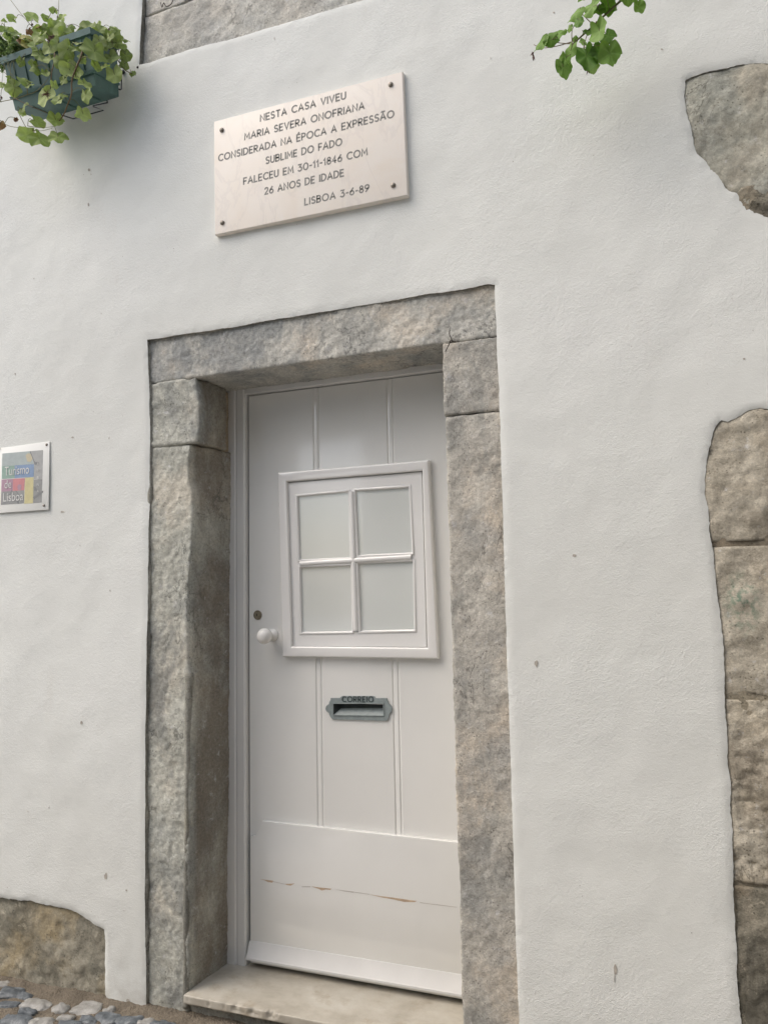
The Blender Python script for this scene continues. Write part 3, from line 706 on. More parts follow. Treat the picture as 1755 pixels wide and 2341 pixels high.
for q, qq in zip(pq, loops):
    rings = [(qq, SYF), (inset(qq, .0015), SYF-.0028), (inset(qq, .0045), SYF-.0045), (inset(qq, .0075), SYF-.0035), (inset(qq, .0102), SYF+.001), (inset(qq, .0118), SYF+.009)]
    vs = [(p[0], y, p[1]) for r_, y in rings for p in r_]; fs = []
    for k in range(len(rings)-1):
        for i in range(4): fs.append((k*4+i, k*4+(i+1) % 4, (k+1)*4+(i+1) % 4, (k+1)*4+i))
    sash.add(vs, fs)
def mid(a, b): return tuple((np.array(a)+np.array(b))/2)
def bar(a, b, wd):
    a, b = np.array(a), np.array(b); t = (b-a)/np.linalg.norm(b-a); nn = np.array([-t[1], t[0]]); vs, fs, K = [], [], 9
    for p in (a, b):
        for k in range(K):
            q = math.pi*k/(K-1); w2 = p+nn*wd*math.cos(q); vs.append((w2[0], SYF-.002-.0085*math.sin(q), w2[1]))
    for k in range(K-1): fs.append((k, k+1, K+k+1, K+k))
    sash.add(vs, fs)
bar(mid(pq[0][1], pq[1][0]), mid(pq[2][2], pq[3][3]), .0105); bar(mid(pq[0][3], pq[2][0]), mid(pq[1][2], pq[3][1]), .0105)
sash.build('window_sash', SASHW, door, angle=60)
for q in pq:
    pm = MB(); qq = inset(q, -.006); pm.prism([qq[3], qq[2], qq[1], qq[0]], SYF+.007, SYF+.010); pm.build('window_pane', GLASS, door)

# knob, lock, letter plate
rp = at(625, 1452, YD); bp = at(599.5, 1454, YD-.062)
kx, kz = (rp[0]+bp[0])/2, (rp[2]+bp[2])/2
kn = MB()
kn.lathe([(.0255, 0), (.0255, .004), (.023, .008), (.017, .012), (.0115, .016), (.0105, .024), (.012, .030), (.017, .040), (.0245, .048), (.029, .058), (.031, .069), (.030, .079), (.0262, .087), (.020, .094), (.0115, .098), (.003, .0995)], (rp[0]*.8+kx*.2, YD+.0005, kz), (0, -1, 0), 32)
kn.build('door_knob', CHINA, door, smooth=True)
lk = MB(); lp_ = at(589.4, 1406, YD)
lk.lathe([(.0195, 0), (.0195, .003), (.0175, .0055), (.0145, .0055), (.0135, .004), (.0128, .004), (.0124, .007), (.001, .0072)], (lp_[0], YD+.0005, lp_[2]), (0, -1, 0), 28)
lk.box(lp_[0]-.0012, lp_[0]+.0012, YD-.0078, YD-.0066, lp_[2]-.006, lp_[2]+.006, 0, 1)
lk.build('lock_cylinder', [BRASS, DARK], door, angle=40)

lt = MB(); LY = YD-.006
def lp3(a, b, y=LY): return xz(a/4.737+650, b/4.737+1540, y)
left = [(520, 495), (505, 480), (495, 462), (484, 440), (484, 428), (462, 415), (448, 395), (445, 375), (452, 352), (468, 338), (482, 330), (484, 310), (500, 285), (500, 266)]
top = [(600, 264), (612, 252), (628, 243), (962, 243), (976, 252), (985, 266)]
right = [(1104, 266), (1106, 285), (1124, 308), (1128, 328), (1145, 340), (1158, 358), (1164, 382), (1160, 405), (1146, 424), (1134, 440), (1132, 462), (1122, 485), (1108, 511)]
outer = [lp3(*p) for p in left+top+right]
slot = [lp3(*p) for p in [(528, 322), (528, 450), (1078, 456), (1074, 322)]]
pts = outer+slot; no = len(outer); edges = [(i, (i+1) % no) for i in range(no)]+[(no, no+1), (no+1, no+2), (no+2, no+3), (no+3, no)]
V, E_, F, *_r = delaunay_2d_cdt([Vector(p) for p in pts], edges, [], 0, 1e-6)
V = np.array([v[:] for v in V]); F = np.array([f[:] for f in F]); C = V[F].mean(1); ok = in_poly(C, outer) & ~in_poly(C, slot)
lt.add(np.column_stack([V[:, 0], np.full(len(V), LY), V[:, 1]]), F[ok].tolist())
for loop in (outer,):
    k = len(loop); lt.add([(p[0], LY, p[1]) for p in loop]+[(p[0], YD+.001, p[1]) for p in loop], [(i, (i+1) % k, k+(i+1) % k, k+i) for i in range(k)])
# raised rim round the slot, dark recess and the sloping flap
for i in range(4):
    a, b = np.array(slot[i]), np.array(slot[(i+1) % 4]); c = np.mean(np.array(slot), 0)
    lt.tube([(a[0], LY-.001, a[1]), (b[0], LY-.001, b[1])], .0022, 8)
(stl, sbl, sbr, str_) = [np.array(p) for p in slot]
mid_l = stl*.52+sbl*.48+np.array([.022, 0]); mid_r = str_*.55+sbr*.45+np.array([-.004, 0])
dp = YD+.03
lt.add([(stl[0], LY, stl[1]), (str_[0], LY, str_[1]), (str_[0], dp, str_[1]), (stl[0], dp, stl[1])], [(0, 1, 2, 3)], 1)
lt.add([(stl[0], LY, stl[1]), (sbl[0], LY, sbl[1]), (mid_l[0], dp-.012, mid_l[1]), (stl[0], dp, stl[1])], [(0, 1, 2, 3)], 1)
lt.add([(str_[0], LY, str_[1]), (sbr[0], LY, sbr[1]), (mid_r[0], dp-.012, mid_r[1]), (str_[0], dp, str_[1])], [(0, 1, 2, 3)], 1)
lt.add([(sbl[0], LY, sbl[1]), (sbr[0], LY, sbr[1]), (mid_r[0], dp-.012, mid_r[1]), (mid_l[0], dp-.012, mid_l[1])], [(0, 1, 2, 3)], 0)
lt.add([(mid_l[0], dp-.012, mid_l[1]), (mid_r[0], dp-.012, mid_r[1]), (str_[0], dp, str_[1]), (stl[0], dp, stl[1])], [(0, 1, 2, 3)], 1)
def l3(a, b): p = lp3(a, b); return (p[0], LY, p[1])
tl = np.array(l3(628, 303)); tr = np.array(l3(962, 305)); hv = np.array(l3(628, 252))-tl
strokes(lt, 'CORREIO', tl, tr, hv*1.06, (0, -1, 0), .17, .0018, 2, .34)
lo_ = lt.build('letter_plate', [GREENM, DARKHOLE, mat_plain('worn_raised_letters', (.045, .065, .065), .5, 0, .3, 60, .2)], door, angle=40)
lo_['label'] = 'grey green cast letter plate reading CORREIO'
# the leaf is cut away behind the slot by keeping the recess inside the leaf thickness
cut = MB(); cut.box(stl[0]-.001, str_[0]+.001, YD-.02, YD+.0445, sbl[1]-.001, stl[1]+.001)
cob = cut.build('cutter', DARK)
bo = leaf.modifiers.new('slot', 'BOOLEAN'); bo.object = cob; bo.operation = 'DIFFERENCE'; bo.solver = 'EXACT'
bpy.context.view_layer.update(); dg = bpy.context.evaluated_depsgraph_get()
nm = bpy.data.meshes.new_from_object(leaf.evaluated_get(dg)); leaf.modifiers.clear(); leaf.data = nm
bpy.data.objects.remove(cob)

# ---- stone of the window above, exposed stones in the wall
def field_stone(name, poly, mat, y0=.012, bulge=.0, amp=.008, res=.009, seed=0, chis=.002, pad=.03, stretch=(1, 1, 1), hole=None):
    """a stone seen through an opening of the plaster: a thick rough slab with its own relief"""
    q = np.array(poly); x0, z0 = q.min(0)-pad; x1, z1 = q.max(0)+pad
    nx, nz = int((x1-x0)/res)+2, int((z1-z0)/res)+2
    gx, gz = np.meshgrid(np.linspace(x0, x1, nx), np.linspace(z0, z1, nz), indexing='ij'); X, Z = gx.ravel(), gz.ravel()
    ins = in_poly(np.column_stack([X, Z]), poly); d = dist_poly(np.column_stack([X, Z]), poly)*np.where(ins, 1, -1)
    P3 = np.column_stack([X, X*0+seed*3.1, Z])
    Y = y0-bulge*np.clip(d/.06, -1, 1)-amp*fbm(P3*np.array(stretch), 9, 5, seed, .55)-amp*.5*fbm(P3, 40, 3, seed+4)
    if chis: Y += chis*4*np.clip(ridged(P3*np.array(stretch), 15, 3, seed+9)-.7, 0, 1)
    hp = hole or poly; dh = dist_poly(np.column_stack([X, Z]), hp)*np.where(in_poly(np.column_stack([X, Z]), hp), 1, -1)
    Y = Y+.014*np.clip(-dh/.008, 0, 1)-.0*dh; Y = np.where((dh < .012), np.maximum(Y, .0065-.2*np.clip(dh, 0, .012)), Y)
    Y = np.where(d < -pad, y0+.05, Y)
    idx = np.arange(nx*nz).reshape(nx, nz)
    F = np.stack([idx[:-1, :-1], idx[1:, :-1], idx[1:, 1:], idx[:-1, 1:]], -1).reshape(-1, 4)
    keep = (d[F] > -pad).any(1); F = F[keep]
    mb = MB(); V = np.column_stack([X, Y, Z]); mb.add(V, F.tolist())
    cnt = {}
    for f in F:
        for a, b in zip(f, np.roll(f, -1)): k = (min(a, b), max(a, b)); cnt[k] = cnt.get(k, 0)+1
    ids = {}
    for (a, b), c in cnt.items():
        if c == 1:
            for i in (a, b):
                if i not in ids: ids[i] = len(mb.v); mb.v.append((X[i], max(.074, y0+.03), Z[i])); mb.t.append(0)
            mb.f.append((int(a), int(b), ids[b], ids[a])); mb.m.append(0)
    return mb.build(name, mat, house, smooth=True)

jy = [xz(a/2.763, b/2.763) for a, b in [(900, 90), (1150, 0), (1400, -95), (3400, -820)]]
field_stone('window_sill_stone', [H_WIN[0]]+[p for p in H_WIN[1:10]]+[(H_WIN[9][0], H_WIN[9][1]+.17), jy[3], jy[2], jy[1], jy[0]], SILLST, .020, 0, .005, .009, 31, .003, .02)
field_stone('window_jamb_stone', [(jy[0][0], jy[0][1]+.003), (jy[1][0], jy[1][1]+.003), (jy[1][0]+.06, jy[1][1]+.03), (jy[1][0]+.06, jy[0][1]+1.2), (jy[0][0], jy[0][1]+1.2)], SILLST, .018, 0, .005, .010, 32, .003, .006)
B2 = px_poly([(1480, 1180), (1560, 1150), (1620, 1180), (1700, 1150), (2100, 1150), (2100, 1500), (1400, 1500), (1420, 1215)], 2.741, (1150, 0))
field_stone('exposed_stone', H_BOULD, BOULD, .007, .003, .007, .008, 41, .0012, .035)
field_stone('exposed_stone', B2, RUBBLE2, .004, .006, .007, .008, 42, .002, .004, hole=H_BOULD)
def qz(py): return xz(1700, py)[1]
qx = [p[0] for p in H_QUOIN]; qx0, qx1 = min(qx)-.03, min(qx)+.62
def qrect(pa, pb): return rough_poly([(qx0, qz(pb)+.002), (qx1, qz(pb)+.002), (qx1, qz(pa)-.002), (qx0, qz(pa)-.002)], .012, .005, pa)
field_stone('quoin_stone', qrect(900, 1238), RUBBLE, .010, .004, .008, .008, 51, .003, .003, hole=H_QUOIN)
field_stone('quoin_stone', qrect(1246, 1592), RUBBLE, .010, .004, .007, .008, 52, .002, .003, (1, 1, 1.5), hole=H_QUOIN)
field_stone('quoin_stone', qrect(1600, 2020), RUBBLE, .010, .004, .010, .007, 53, .006, .003, (.7, 1, 2.0), hole=H_QUOIN)
field_stone('quoin_stone', qrect(2028, 2700), RUBBLE2, .010, .004, .009, .008, 54, .003, .003, hole=H_QUOIN)
jm = MB(); jm.box(qx0+.02, qx1, .0135, .074, qz(2750), qz(930)); jm.build('joint_mortar', BROWNM, house)
field_stone('plinth_stone', H_PLINTH, PLINTH, .016, .004, .008, .009, 61, .002, .03)

# ------------------------------------------------------------------ memorial plaque
PY = -.021
pf = quad([(489, 278), (920, 162.5), (931.5, 446), (491, 537)], PY)
plq = thing('memorial_plaque', 'pale marble memorial plaque with engraved lettering above the door', 'plaque', (pf[3][0], 0, pf[3][1]))
mb = MB(); mb.prism([pf[3], pf[2], pf[1], pf[0]], PY, .004, .004, 0, 3); mb.build('marble_slab', MARBLE, plq, angle=30)
mb = MB()
def pp(a, b): return at(a/3.188+450, b/3.188+130, PY)
for text, l, r in [('NESTA CASA VIVEU', (464, 470), (1083, 304)), ('MARIA SEVERA ONOFRIANA', (350, 605), (1218, 378)),
                   ('CONSIDERADA NA ÉPOCA A EXPRESSÃO', (160, 760), (1434, 438)), ('SUBLIME DO FADO', (505, 779), (1055, 641)),
                   ('FALECEU EM 30-11-1846 COM', (342, 930), (1240, 714)), ('26 ANOS DE IDADE', (497, 1002), (1068, 868)), ('LISBOA 3-6-89', (787, 1080), (1253, 977))]:
    L_, R_ = pp(*l), pp(*r); hv = (pp(l[0], l[1]-46)-L_+pp(r[0], r[1]-48)-R_)/2
    strokes(mb, text, L_, R_, hv, (0, -1, 0), .22, .0004, 0, .3, .58)
mb.build('inscription', INK, plq)
for a, b in [(183, 535), (1412, 203), (187, 1210), (1430, 937)]:
    c = pp(a, b); mb = MB(); mb.lathe([(.0095, -.001), (.0095, .002), (.0085, .0045), (.006, .0065), (.0025, .0075)], c, (0, -1, 0), 18)
    mb.build('screw', SCREW, plq, smooth=True)

# ------------------------------------------------------------------ tourism sign
TY = -.0075
tq = quad([(-12, 1026), (114, 1009), (111, 1165), (-14, 1174)], TY)
tsg = thing('tourism_sign', 'clear acrylic tourism sign with coloured panels left of the door', 'sign', (tq[3][0], 0, tq[3][1]))
ACR = NT('clear_acrylic_edge').done((.86, .87, .83), .5, None, **{'Coat Weight': .2})
mb = MB(); mb.prism([tq[3], tq[2], tq[1], tq[0]], TY, -.004, .002); mb.build('acrylic_panel', ACR, tsg, angle=30)
def tp(a, b, y=TY): return xz(a/4.6056, b/4.6056+980, y)
TC = {k: mat_plain(k+'_hazed_print', tuple(q*.72+.2 for q in c), .25, 0, .08, 40, 0) for k, c in dict(teal=(.36, .44, .43), green=(.19, .37, .28), blue=(.11, .24, .46), magenta=(.38, .17, .27), red=(.60, .12, .14), grey=(.20, .21, .20), yellow=(.62, .55, .20), silver=(.33, .34, .33), white=(.78, .78, .75), dark=(.10, .11, .11), straw=(.55, .48, .27)).items()}  # reflected white haze of the acrylic is mixed into every print colour
tk = list(TC); mb = MB()
def tcell(pts, col, lift=.0): mb.prism([tp(*p, TY-.0006-lift) for p in pts][::-1], TY-.0006-lift, TY+.0005, 0, tk.index(col))
tcell([(28, 262), (318, 236), (360, 372), (24, 396)], 'teal'); tcell([(318, 236), (455, 225), (452, 355), (360, 372)], 'silver')
tcell([(24, 396), (158, 387), (158, 521), (22, 530)], 'green'); tcell([(158, 387), (362, 373), (358, 508), (158, 521)], 'blue')
tcell([(20, 536), (140, 528), (140, 656), (17, 664)], 'magenta'); tcell([(140, 528), (264, 520), (258, 648), (140, 656)], 'red')
tcell([(17, 664), (258, 648), (254, 786), (12, 802)], 'grey'); tcell([(268, 516), (356, 511), (350, 786), (258, 790)], 'yellow')
tcell([(362, 373), (452, 355), (447, 528), (360, 532)], 'silver'); tcell([(360, 536), (447, 531), (440, 776), (352, 784)], 'grey')
for q in [[(100, 700), (128, 640), (134, 642), (108, 702)], [(170, 650), (200, 690), (196, 696), (165, 654)], [(180, 760), (196, 756), (202, 790), (186, 790)], [(140, 690), (165, 745), (158, 748)],
          [(315, 238), (324, 237), (368, 350), (360, 352)], [(350, 720), (455, 652), (455, 668), (360, 748)], [(362, 352), (410, 350), (404, 366), (380, 380), (366, 378)], [(355, 610), (375, 612), (392, 650), (365, 655)]]: tcell(q, 'dark', .0004)
tcell([(272, 280), (300, 258), (335, 270), (345, 320), (325, 352), (290, 345)], 'straw', .0003); tcell([(185, 610), (200, 585), (228, 590), (226, 640), (195, 650)], 'magenta', .0003)
mb.build('printed_sheet', [TC[k] for k in tk], tsg)
def text_mesh(body, L, size_m, mat, parent, name, ang=0.0):
    cu = bpy.data.curves.new(name, 'FONT'); cu.body = body; cu.size = size_m; cu.extrude = .0004; cu.offset = 0.0
    ob = bpy.data.objects.new('t', cu); COL.objects.link(ob); bpy.context.view_layer.update()
    me = bpy.data.meshes.new_from_object(ob.evaluated_get(bpy.context.evaluated_depsgraph_get())); bpy.data.objects.remove(ob)
    vs = [(L[0]+v.co.x*math.cos(ang), L[1]-v.co.z, L[2]+v.co.y+v.co.x*math.sin(ang)) for v in me.vertices]
    return vs, [tuple(p.vertices) for p in me.polygons]
mb = MB(); px_m = abs(tp(100, 500)[0]-tp(0, 500)[0])/100
def serif(body, a, b, width_c, cap_c):
    L_ = (*tp(a, b, TY-.0016),); L3 = (L_[0], TY-.0016, L_[1])
    vs, fs = text_mesh(body, L3, .05, None, None, 'word'); v = np.array(vs); x0, x1 = v[:, 0].min(), v[:, 0].max(); z0 = v[:, 2].min(); z1 = v[:, 2].max()
    v[:, 0] = L3[0]+(v[:, 0]-x0)/(x1-x0)*width_c*px_m; v[:, 2] = L3[2]+(v[:, 2]-z0)/(z1-z0)*cap_c*px_m*.98
    mb.add(v, fs)
serif('Turismo', 52, 496, 252, 72); serif('de', 50, 630, 72, 66); serif('Lisboa', 38, 770, 205, 70)
for ch, y_ in zip('AWSNA', (385, 455, 530, 604, 672)): serif(ch, 392, y_, 20, 22)
mb.build('lettering', TC['white'], tsg)
for a, b in [(495, 168), (467, 808), (-5, 212), (-20, 850)]:
    c = tp(a, b); mb = MB(); mb.lathe([(.0058, -.001), (.0058, .002), (.004, .004), (.001, .0046)], (c[0], TY, c[1]), (0, -1, 0), 14); mb.build('screw', SCREW, tsg, smooth=True)

# ------------------------------------------------------------------ leaves and plants
def leaf_geo(c, nrm, tip, r, mb, mi=0, tint=.5, lobes=5, cup=.25, fold=.25, seed=0, depth=.13, asp=1.0):
    """ivy-geranium leaf: lobed outline, notch at the stalk, cupped and waved"""
    rng = random.Random(seed); nrm = np.array(nrm, float); nrm /= np.linalg.norm(nrm); tip = np.array(tip, float); tip -= nrm*(tip@nrm); tip /= np.linalg.norm(tip)+1e-9
    sd_ = np.cross(nrm, tip); na, nr = 36, 4; ph = [rng.uniform(0, 6.28) for _ in range(3)]; amps = [rng.uniform(.08, .24) for _ in range(3)]; lb = [rng.uniform(.85, 1.12) for _ in range(lobes+1)]
    vs = [np.array(c, float)]; 
    for k in range(1, nr+1):
        q = k/nr
        for i in range(na):
            th = 2*math.pi*i/na-math.pi                       # 0 = tip, +-pi = stalk notch
            lo = abs(math.cos(lobes*.5*th*.94)); R_ = (1-depth)+depth*(lo*2-1)*.9
            li = int((th+math.pi)/(2*math.pi)*lobes+.5); R_ *= lb[min(li, lobes)]
            R_ *= 1-.55*max(0, (abs(th)-2.65)/.49)
            x, y = R_*q*math.cos(th), R_*q*math.sin(th)*asp
            z = cup*q*q-fold*abs(y)*abs(y)*1.2+amps[0]*q*q*math.sin(3*th+ph[0])+amps[1]*q*q*math.sin(5*th+ph[1])+amps[2]*.6*math.sin(2*x+ph[2])
            z -= .18*max(0, x)**2
            vs.append(np.array(c)+r*(tip*x+sd_*y+nrm*z*.55))
    fs = [(0, 1+i, 1+(i+1) % na) for i in range(na)]
    for k in range(nr-1):
        for i in range(na):
            a = 1+k*na+i; b = 1+k*na+(i+1) % na; fs.append((a, a+na, b+na, b))
    n0 = len(mb.v); mb.add(vs, fs, mi, tint)
    for k in range(1, nr+1):                                  # paler veins running out from the stalk to the lobes
        for i in range(na):
            th = 2*math.pi*i/na-math.pi; ax = th/(2*math.pi/lobes*.94)
            if abs(ax-round(ax))*2*math.pi/lobes < .1: mb.t[n0+1+(k-1)*na+i] += .38*(1.1-k/nr*.7)
    mb.t[n0] += .3
    return np.array(c)-tip*r*.55
def spline(pts, n=8):
    P = [np.array(p, float) for p in pts]; P = [2*P[0]-P[1]]+P+[2*P[-1]-P[-2]]; out = []
    for i in range(1, len(P)-2):
        for k in range(n):
            t = k/n; a, b, c, d = P[i-1:i+3]
            out.append(.5*((2*b)+(-a+c)*t+(2*a-5*b+4*c-d)*t*t+(-a+3*b-3*c+d)*t**3))
    out.append(P[-2]); return out
TOCAM = lambda p: (CAM-np.array(p))/np.linalg.norm(CAM-np.array(p))
PXM = 545.0                                        # photo pixels per metre around the planters

# ---- left planter
bl = at(94, 272, -.03); br = at(273, 225, -.03)
TILT = rad(15); PL = br[0]-bl[0]+.005; PD = .15; PH = .215
pot = thing('planter_box', 'faded green plastic planter box on the wall at upper left', 'planter', ((bl[0]+br[0])/2, -.03, (bl[2]+br[2])/2))
def pot_pts(x, d, h):                               # local box coords -> world, leaning forward on its bracket
    y = -d; ct, st = math.cos(TILT), math.sin(TILT)
    return ((bl[0]+br[0])/2+x, -.03+y*ct-h*st*.75, (bl[2]+br[2])/2+y*st+h*ct)
def frustum(mb, h0, h1, e0, e1, mi=0, cap=True):
    n0 = []
    for h, e in ((h0, e0), (h1, e1)):
        n0 += [pot_pts(-PL/2-e, -e*.2, h), pot_pts(PL/2+e, -e*.2, h), pot_pts(PL/2+e, PD+e, h), pot_pts(-PL/2-e, PD+e, h)]
    mb.add(n0, [(0, 1, 5, 4), (1, 2, 6, 5), (2, 3, 7, 6), (3, 0, 4, 7)]+([(3, 2, 1, 0), (4, 5, 6, 7)] if cap else []), mi)
mb = MB(); frustum(mb, .052, .062, .0, .002); frustum(mb, .062, .195, .0, .012); frustum(mb, .19, .215, .020, .021)
for t in np.linspace(-.4, .4, 7):                   # shallow ribs on the long side
    p0, p1 = pot_pts(t*PL, PD+.004, .07), pot_pts(t*PL*1.04, PD+.012, .185); mb.tube([p0, p1], .003, 6)
mb.build('box', POTG, pot, angle=35)
mb = MB(); frustum(mb, .0, .048, -.004, .0); frustum(mb, .046, .054, .006, .008); 
for t in (-.3, 0, .3):
    mb.tube([pot_pts(t*PL, .02, -.002), pot_pts(t*PL, PD-.02, -.002)], .004, 6)
mb.build('drip_tray', POTG, pot, angle=35)
mb = MB(); n = [pot_pts(-PL/2, .01, .2165), pot_pts(PL/2, .01, .2165), pot_pts(PL/2, PD, .2165), pot_pts(-PL/2, PD, .2165)]
mb.add(n, [(0, 1, 2, 3)]); mb.build('soil', SOIL, pot)

def pa(a, b, y=-.2): return at(a/5.18, b/5.18+60, y)
rk = thing('wire_bracket', 'dark wire bracket under the green planter at upper left', 'bracket', tuple(at(190, 262, -.01)))
mb = MB()
WY = -.012
mb.tube([pa(1275, 905, WY), pa(1105, 940, WY), pa(1108, 952, WY), pa(1230, 995, WY), pa(1050, 1045, WY), pa(870, 1095, WY), pa(760, 1060, WY), pa(560, 985, -.03), pa(470, 950, -.12)], .0028, 8)
mb.tube([pa(1275, 905, WY), pa(1270, 875, WY), pa(1240, 880, WY), pa(1120, 905, -.03)], .0028, 8)
mb.build('lower_wire', RACK, rk, smooth=True)
mb = MB(); mb.tube([pa(1455, 540, WY), pa(1440, 545, WY), pa(1440, 745, WY), pa(1428, 752, WY-.01), pa(1250, 690, -.09), pa(1060, 610, -.175)], .0030, 8)
mb.lathe([(.009, -.004), (.009, .003), (.004, .006)], pa(1458, 540, -.006), (0, -1, 0), 14); mb.build('side_wire', RACK, rk, smooth=True)

pl = thing('trailing_geranium', 'leafy ivy geranium trailing over the green planter at upper left', 'plant', pot_pts(0, .07, .215))
fol, stm, dry = MB(), MB(), MB()
LV = [(250, 420, 60, -.245, (-.3, 1), 0), (540, 560, 60, -.245, (.2, 1), 0), (760, 640, 60, -.24, (-.5, 1), 0), (640, 690, 50, -.24, (.5, 1), 0), (1130, 470, 70, -.235, (.2, 1), 0), (1230, 480, 70, -.2, (.5, 1), 0), (120, 640, 55, -.245, (-.6, .6), 0), (1290, 200, 80, -.14, (.5, .8), 0), (1170, 20, 70, -.15, (.6, -.3), 0), (590, 250, 85, -.24, (.2, 1), 0), (690, 200, 90, -.235, (-.3, 1), 0), (960, 190, 95, -.22, (.1, 1), 0), (1180, 180, 90, -.2, (.3, 1), 0), (420, 240, 70, -.24, (-.2, 1), 0), (1080, 120, 90, -.2, (-.2, 1), 0),
 # crop x, y, radius, depth y, tip direction (image right, image down), kind
 (1120, 300, 150, -.235, (-.1, 1), 0), (835, 520, 125, -.225, (.7, 1), 0), (800, 280, 120, -.23, (-.6, .8), 0), (900, 260, 80, -.235, (1, .2), 0), (1320, 370, 95, -.15, (.5, 1), 0), (1360, 575, 110, -.15, (.2, 1), 0),
 (1040, 30, 120, -.16, (1, .2), 0), (770, 70, 120, -.17, (-.3, 1), 0), (680, 30, 90, -.15, (-.5, -.6), 0), (480, 110, 95, -.2, (-.5, 1), 0), (470, 340, 95, -.235, (.2, 1), 0), (600, 390, 85, -.235, (-.3, 1), 0), (1265, 140, 85, -.15, (.3, .6), 0), (1345, 110, 75, -.13, (.2, -1), 0),
 (1430, 250, 75, -.10, (.5, 1), 0), (1490, 340, 70, -.09, (.45, 1), 0), (1420, 160, 50, -.1, (.6, .8), 0), (1500, 165, 42, -.08, (1, .5), 0), (1485, 455, 52, -.09, (.2, 1), 0), (1575, 560, 45, -.07, (1, .7), 0),
 (395, 450, 60, -.23, (-.2, 1), 0), (430, 510, 65, -.235, (-.1, 1), 0), (310, 650, 85, -.24, (-1, .3), 0), (345, 700, 60, -.24, (.6, .6), 0), (165, 720, 95, -.24, (-1, .2), 0), (20, 700, 60, -.24, (-1, .2), 0),
 (1000, 680, 80, -.22, (.5, 1), 0), (1020, 820, 85, -.215, (0, 1), 0), (555, 830, 125, -.225, (.1, 1), 0), (690, 880, 75, -.235, (-1, 1), 0), (755, 810, 45, -.235, (1, .4), 0), (985, 1040, 100, -.18, (.1, 1), 0),
 (660, 1110, 95, -.19, (.1, 1), 0), (690, 1310, 120, -.19, (.2, 1), 0), (330, 1290, 115, -.2, (-1, .4), 0), (470, 1330, 120, -.2, (.8, .6), 0), (280, 960, 75, -.21, (.6, -.1), 0), (265, 1030, 45, -.21, (0, 1), 0), (440, 1130, 85, -.17, (1, .1), 0),
 (60, 50, 75, -.22, (-1, 0), 0), (190, 80, 75, -.21, (1, .4), 0), (380, -105, 100, -.14, (-.2, -1), 0), (645, -190, 55, -.12, (-.2, -1), 0), (540, -100, 52, -.12, (-1, 0), 0), (740, -100, 60, -.12, (1, -.2), 0), (640, -10, 75, -.15, (0, 1), 0), (145, -90, 60, -.15, (-.8, -.2), 0), (470, 60, 80, -.17, (-.3, -1), 0), (540, 20, 70, -.17, (.8, -.8), 0), (60, -60, 35, -.17, (-.3, -1), 0),
 (930, 560, 65, -.23, (.3, 1), 0), (720, 420, 75, -.235, (-.6, .6), 0), (860, 130, 80, -.19, (.4, .8), 0), (1180, 60, 85, -.16, (.8, .5), 0), (1220, 230, 70, -.18, (.6, 1), 0), (980, 380, 60, -.23, (-.4, .8), 0), (560, 240, 75, -.2, (.2, 1), 0), (1390, 200, 60, -.12, (1, .2), 0), (100, 120, 70, -.2, (-.5, .8), 0),
 (310, 130, 70, -.2, (.1, -1), 1), (315, 210, 75, -.2, (.1, 1), 1), (355, 65, 45, -.19, (.6, 1), 2), (460, 5, 40, -.18, (.8, .6), 2), (225, 190, 45, -.21, (.1, 1), 2), (10, 1170, 60, -.18, (.1, 1), 2), (195, 1105, 32, -.17, (.1, 1), 3)]
rng = random.Random(5)
for i in range(34):
    q = rng.uniform(-20, 1400); LV.append((q, rng.uniform(-40, 130)+max(0, 260-q*.25)*.8-(60 if 150 < q < 420 else 0), rng.uniform(45, 85), rng.uniform(-.2, -.1), (rng.uniform(-1, 1), rng.uniform(-.6, 1)), 0))
def place_leaf(P, r_m, tip_img, kind, mbs, k, asp=1.0, face=.62):
    tc = TOCAM(P); nrm = tc*face+np.array([rng.uniform(-.45, .45), rng.uniform(-.3, .1), rng.uniform(.1, .75)]); tip = CR*tip_img[0]-CU*tip_img[1]
    return leaf_geo(P, nrm, tip, r_m, mbs, kind, rng.random(), 5, rng.uniform(-.1, .6), rng.uniform(.15, .8), k, rng.uniform(.05, .12), asp*rng.uniform(.85, 1.05))
main_st = [[(985, 30, -.15), (985, 230, -.22), (965, 350, -.235), (915, 470, -.235), (855, 640, -.23), (850, 800, -.225), (800, 940, -.2), (750, 1060, -.18), (680, 1150, -.18)],
  [(640, 200, -.16), (650, 330, -.235), (640, 440, -.24), (615, 560, -.24), (600, 740, -.235)], [(-60, 905, -.24), (180, 860, -.24), (330, 810, -.24), (440, 765, -.24), (560, 640, -.24), (620, 500, -.24)],
  [(160, 840, -.23), (330, 930, -.22), (520, 1010, -.2), (700, 1100, -.18)], [(215, 1000, -.21), (260, 1100, -.2), (330, 1210, -.195), (470, 1240, -.19), (620, 1210, -.19)], [(0, 1110, -.2), (110, 1180, -.2), (330, 1215, -.195)], [(330, 1180, -.195), (470, 1200, -.19), (640, 1190, -.19)],
  [(1000, 150, -.16), (1150, 60, -.15), (1290, 40, -.13), (1310, 10, -.12)], [(1200, 200, -.15), (1330, 300, -.13), (1410, 420, -.1), (1485, 520, -.09), (1610, 580, -.06)], [(1340, 250, -.13), (1400, 340, -.1), (1430, 460, -.09)],
  [(600, 60, -.14), (430, 40, -.14), (260, -140, -.12), (130, -310, -.1), (40, -420, -.08)], [(640, 60, -.14), (690, -130, -.12), (700, -310, -.1)], [(120, 330, -.2), (270, 250, -.18), (140, 100, -.17), (30, -40, -.16)]]
sp_all = []
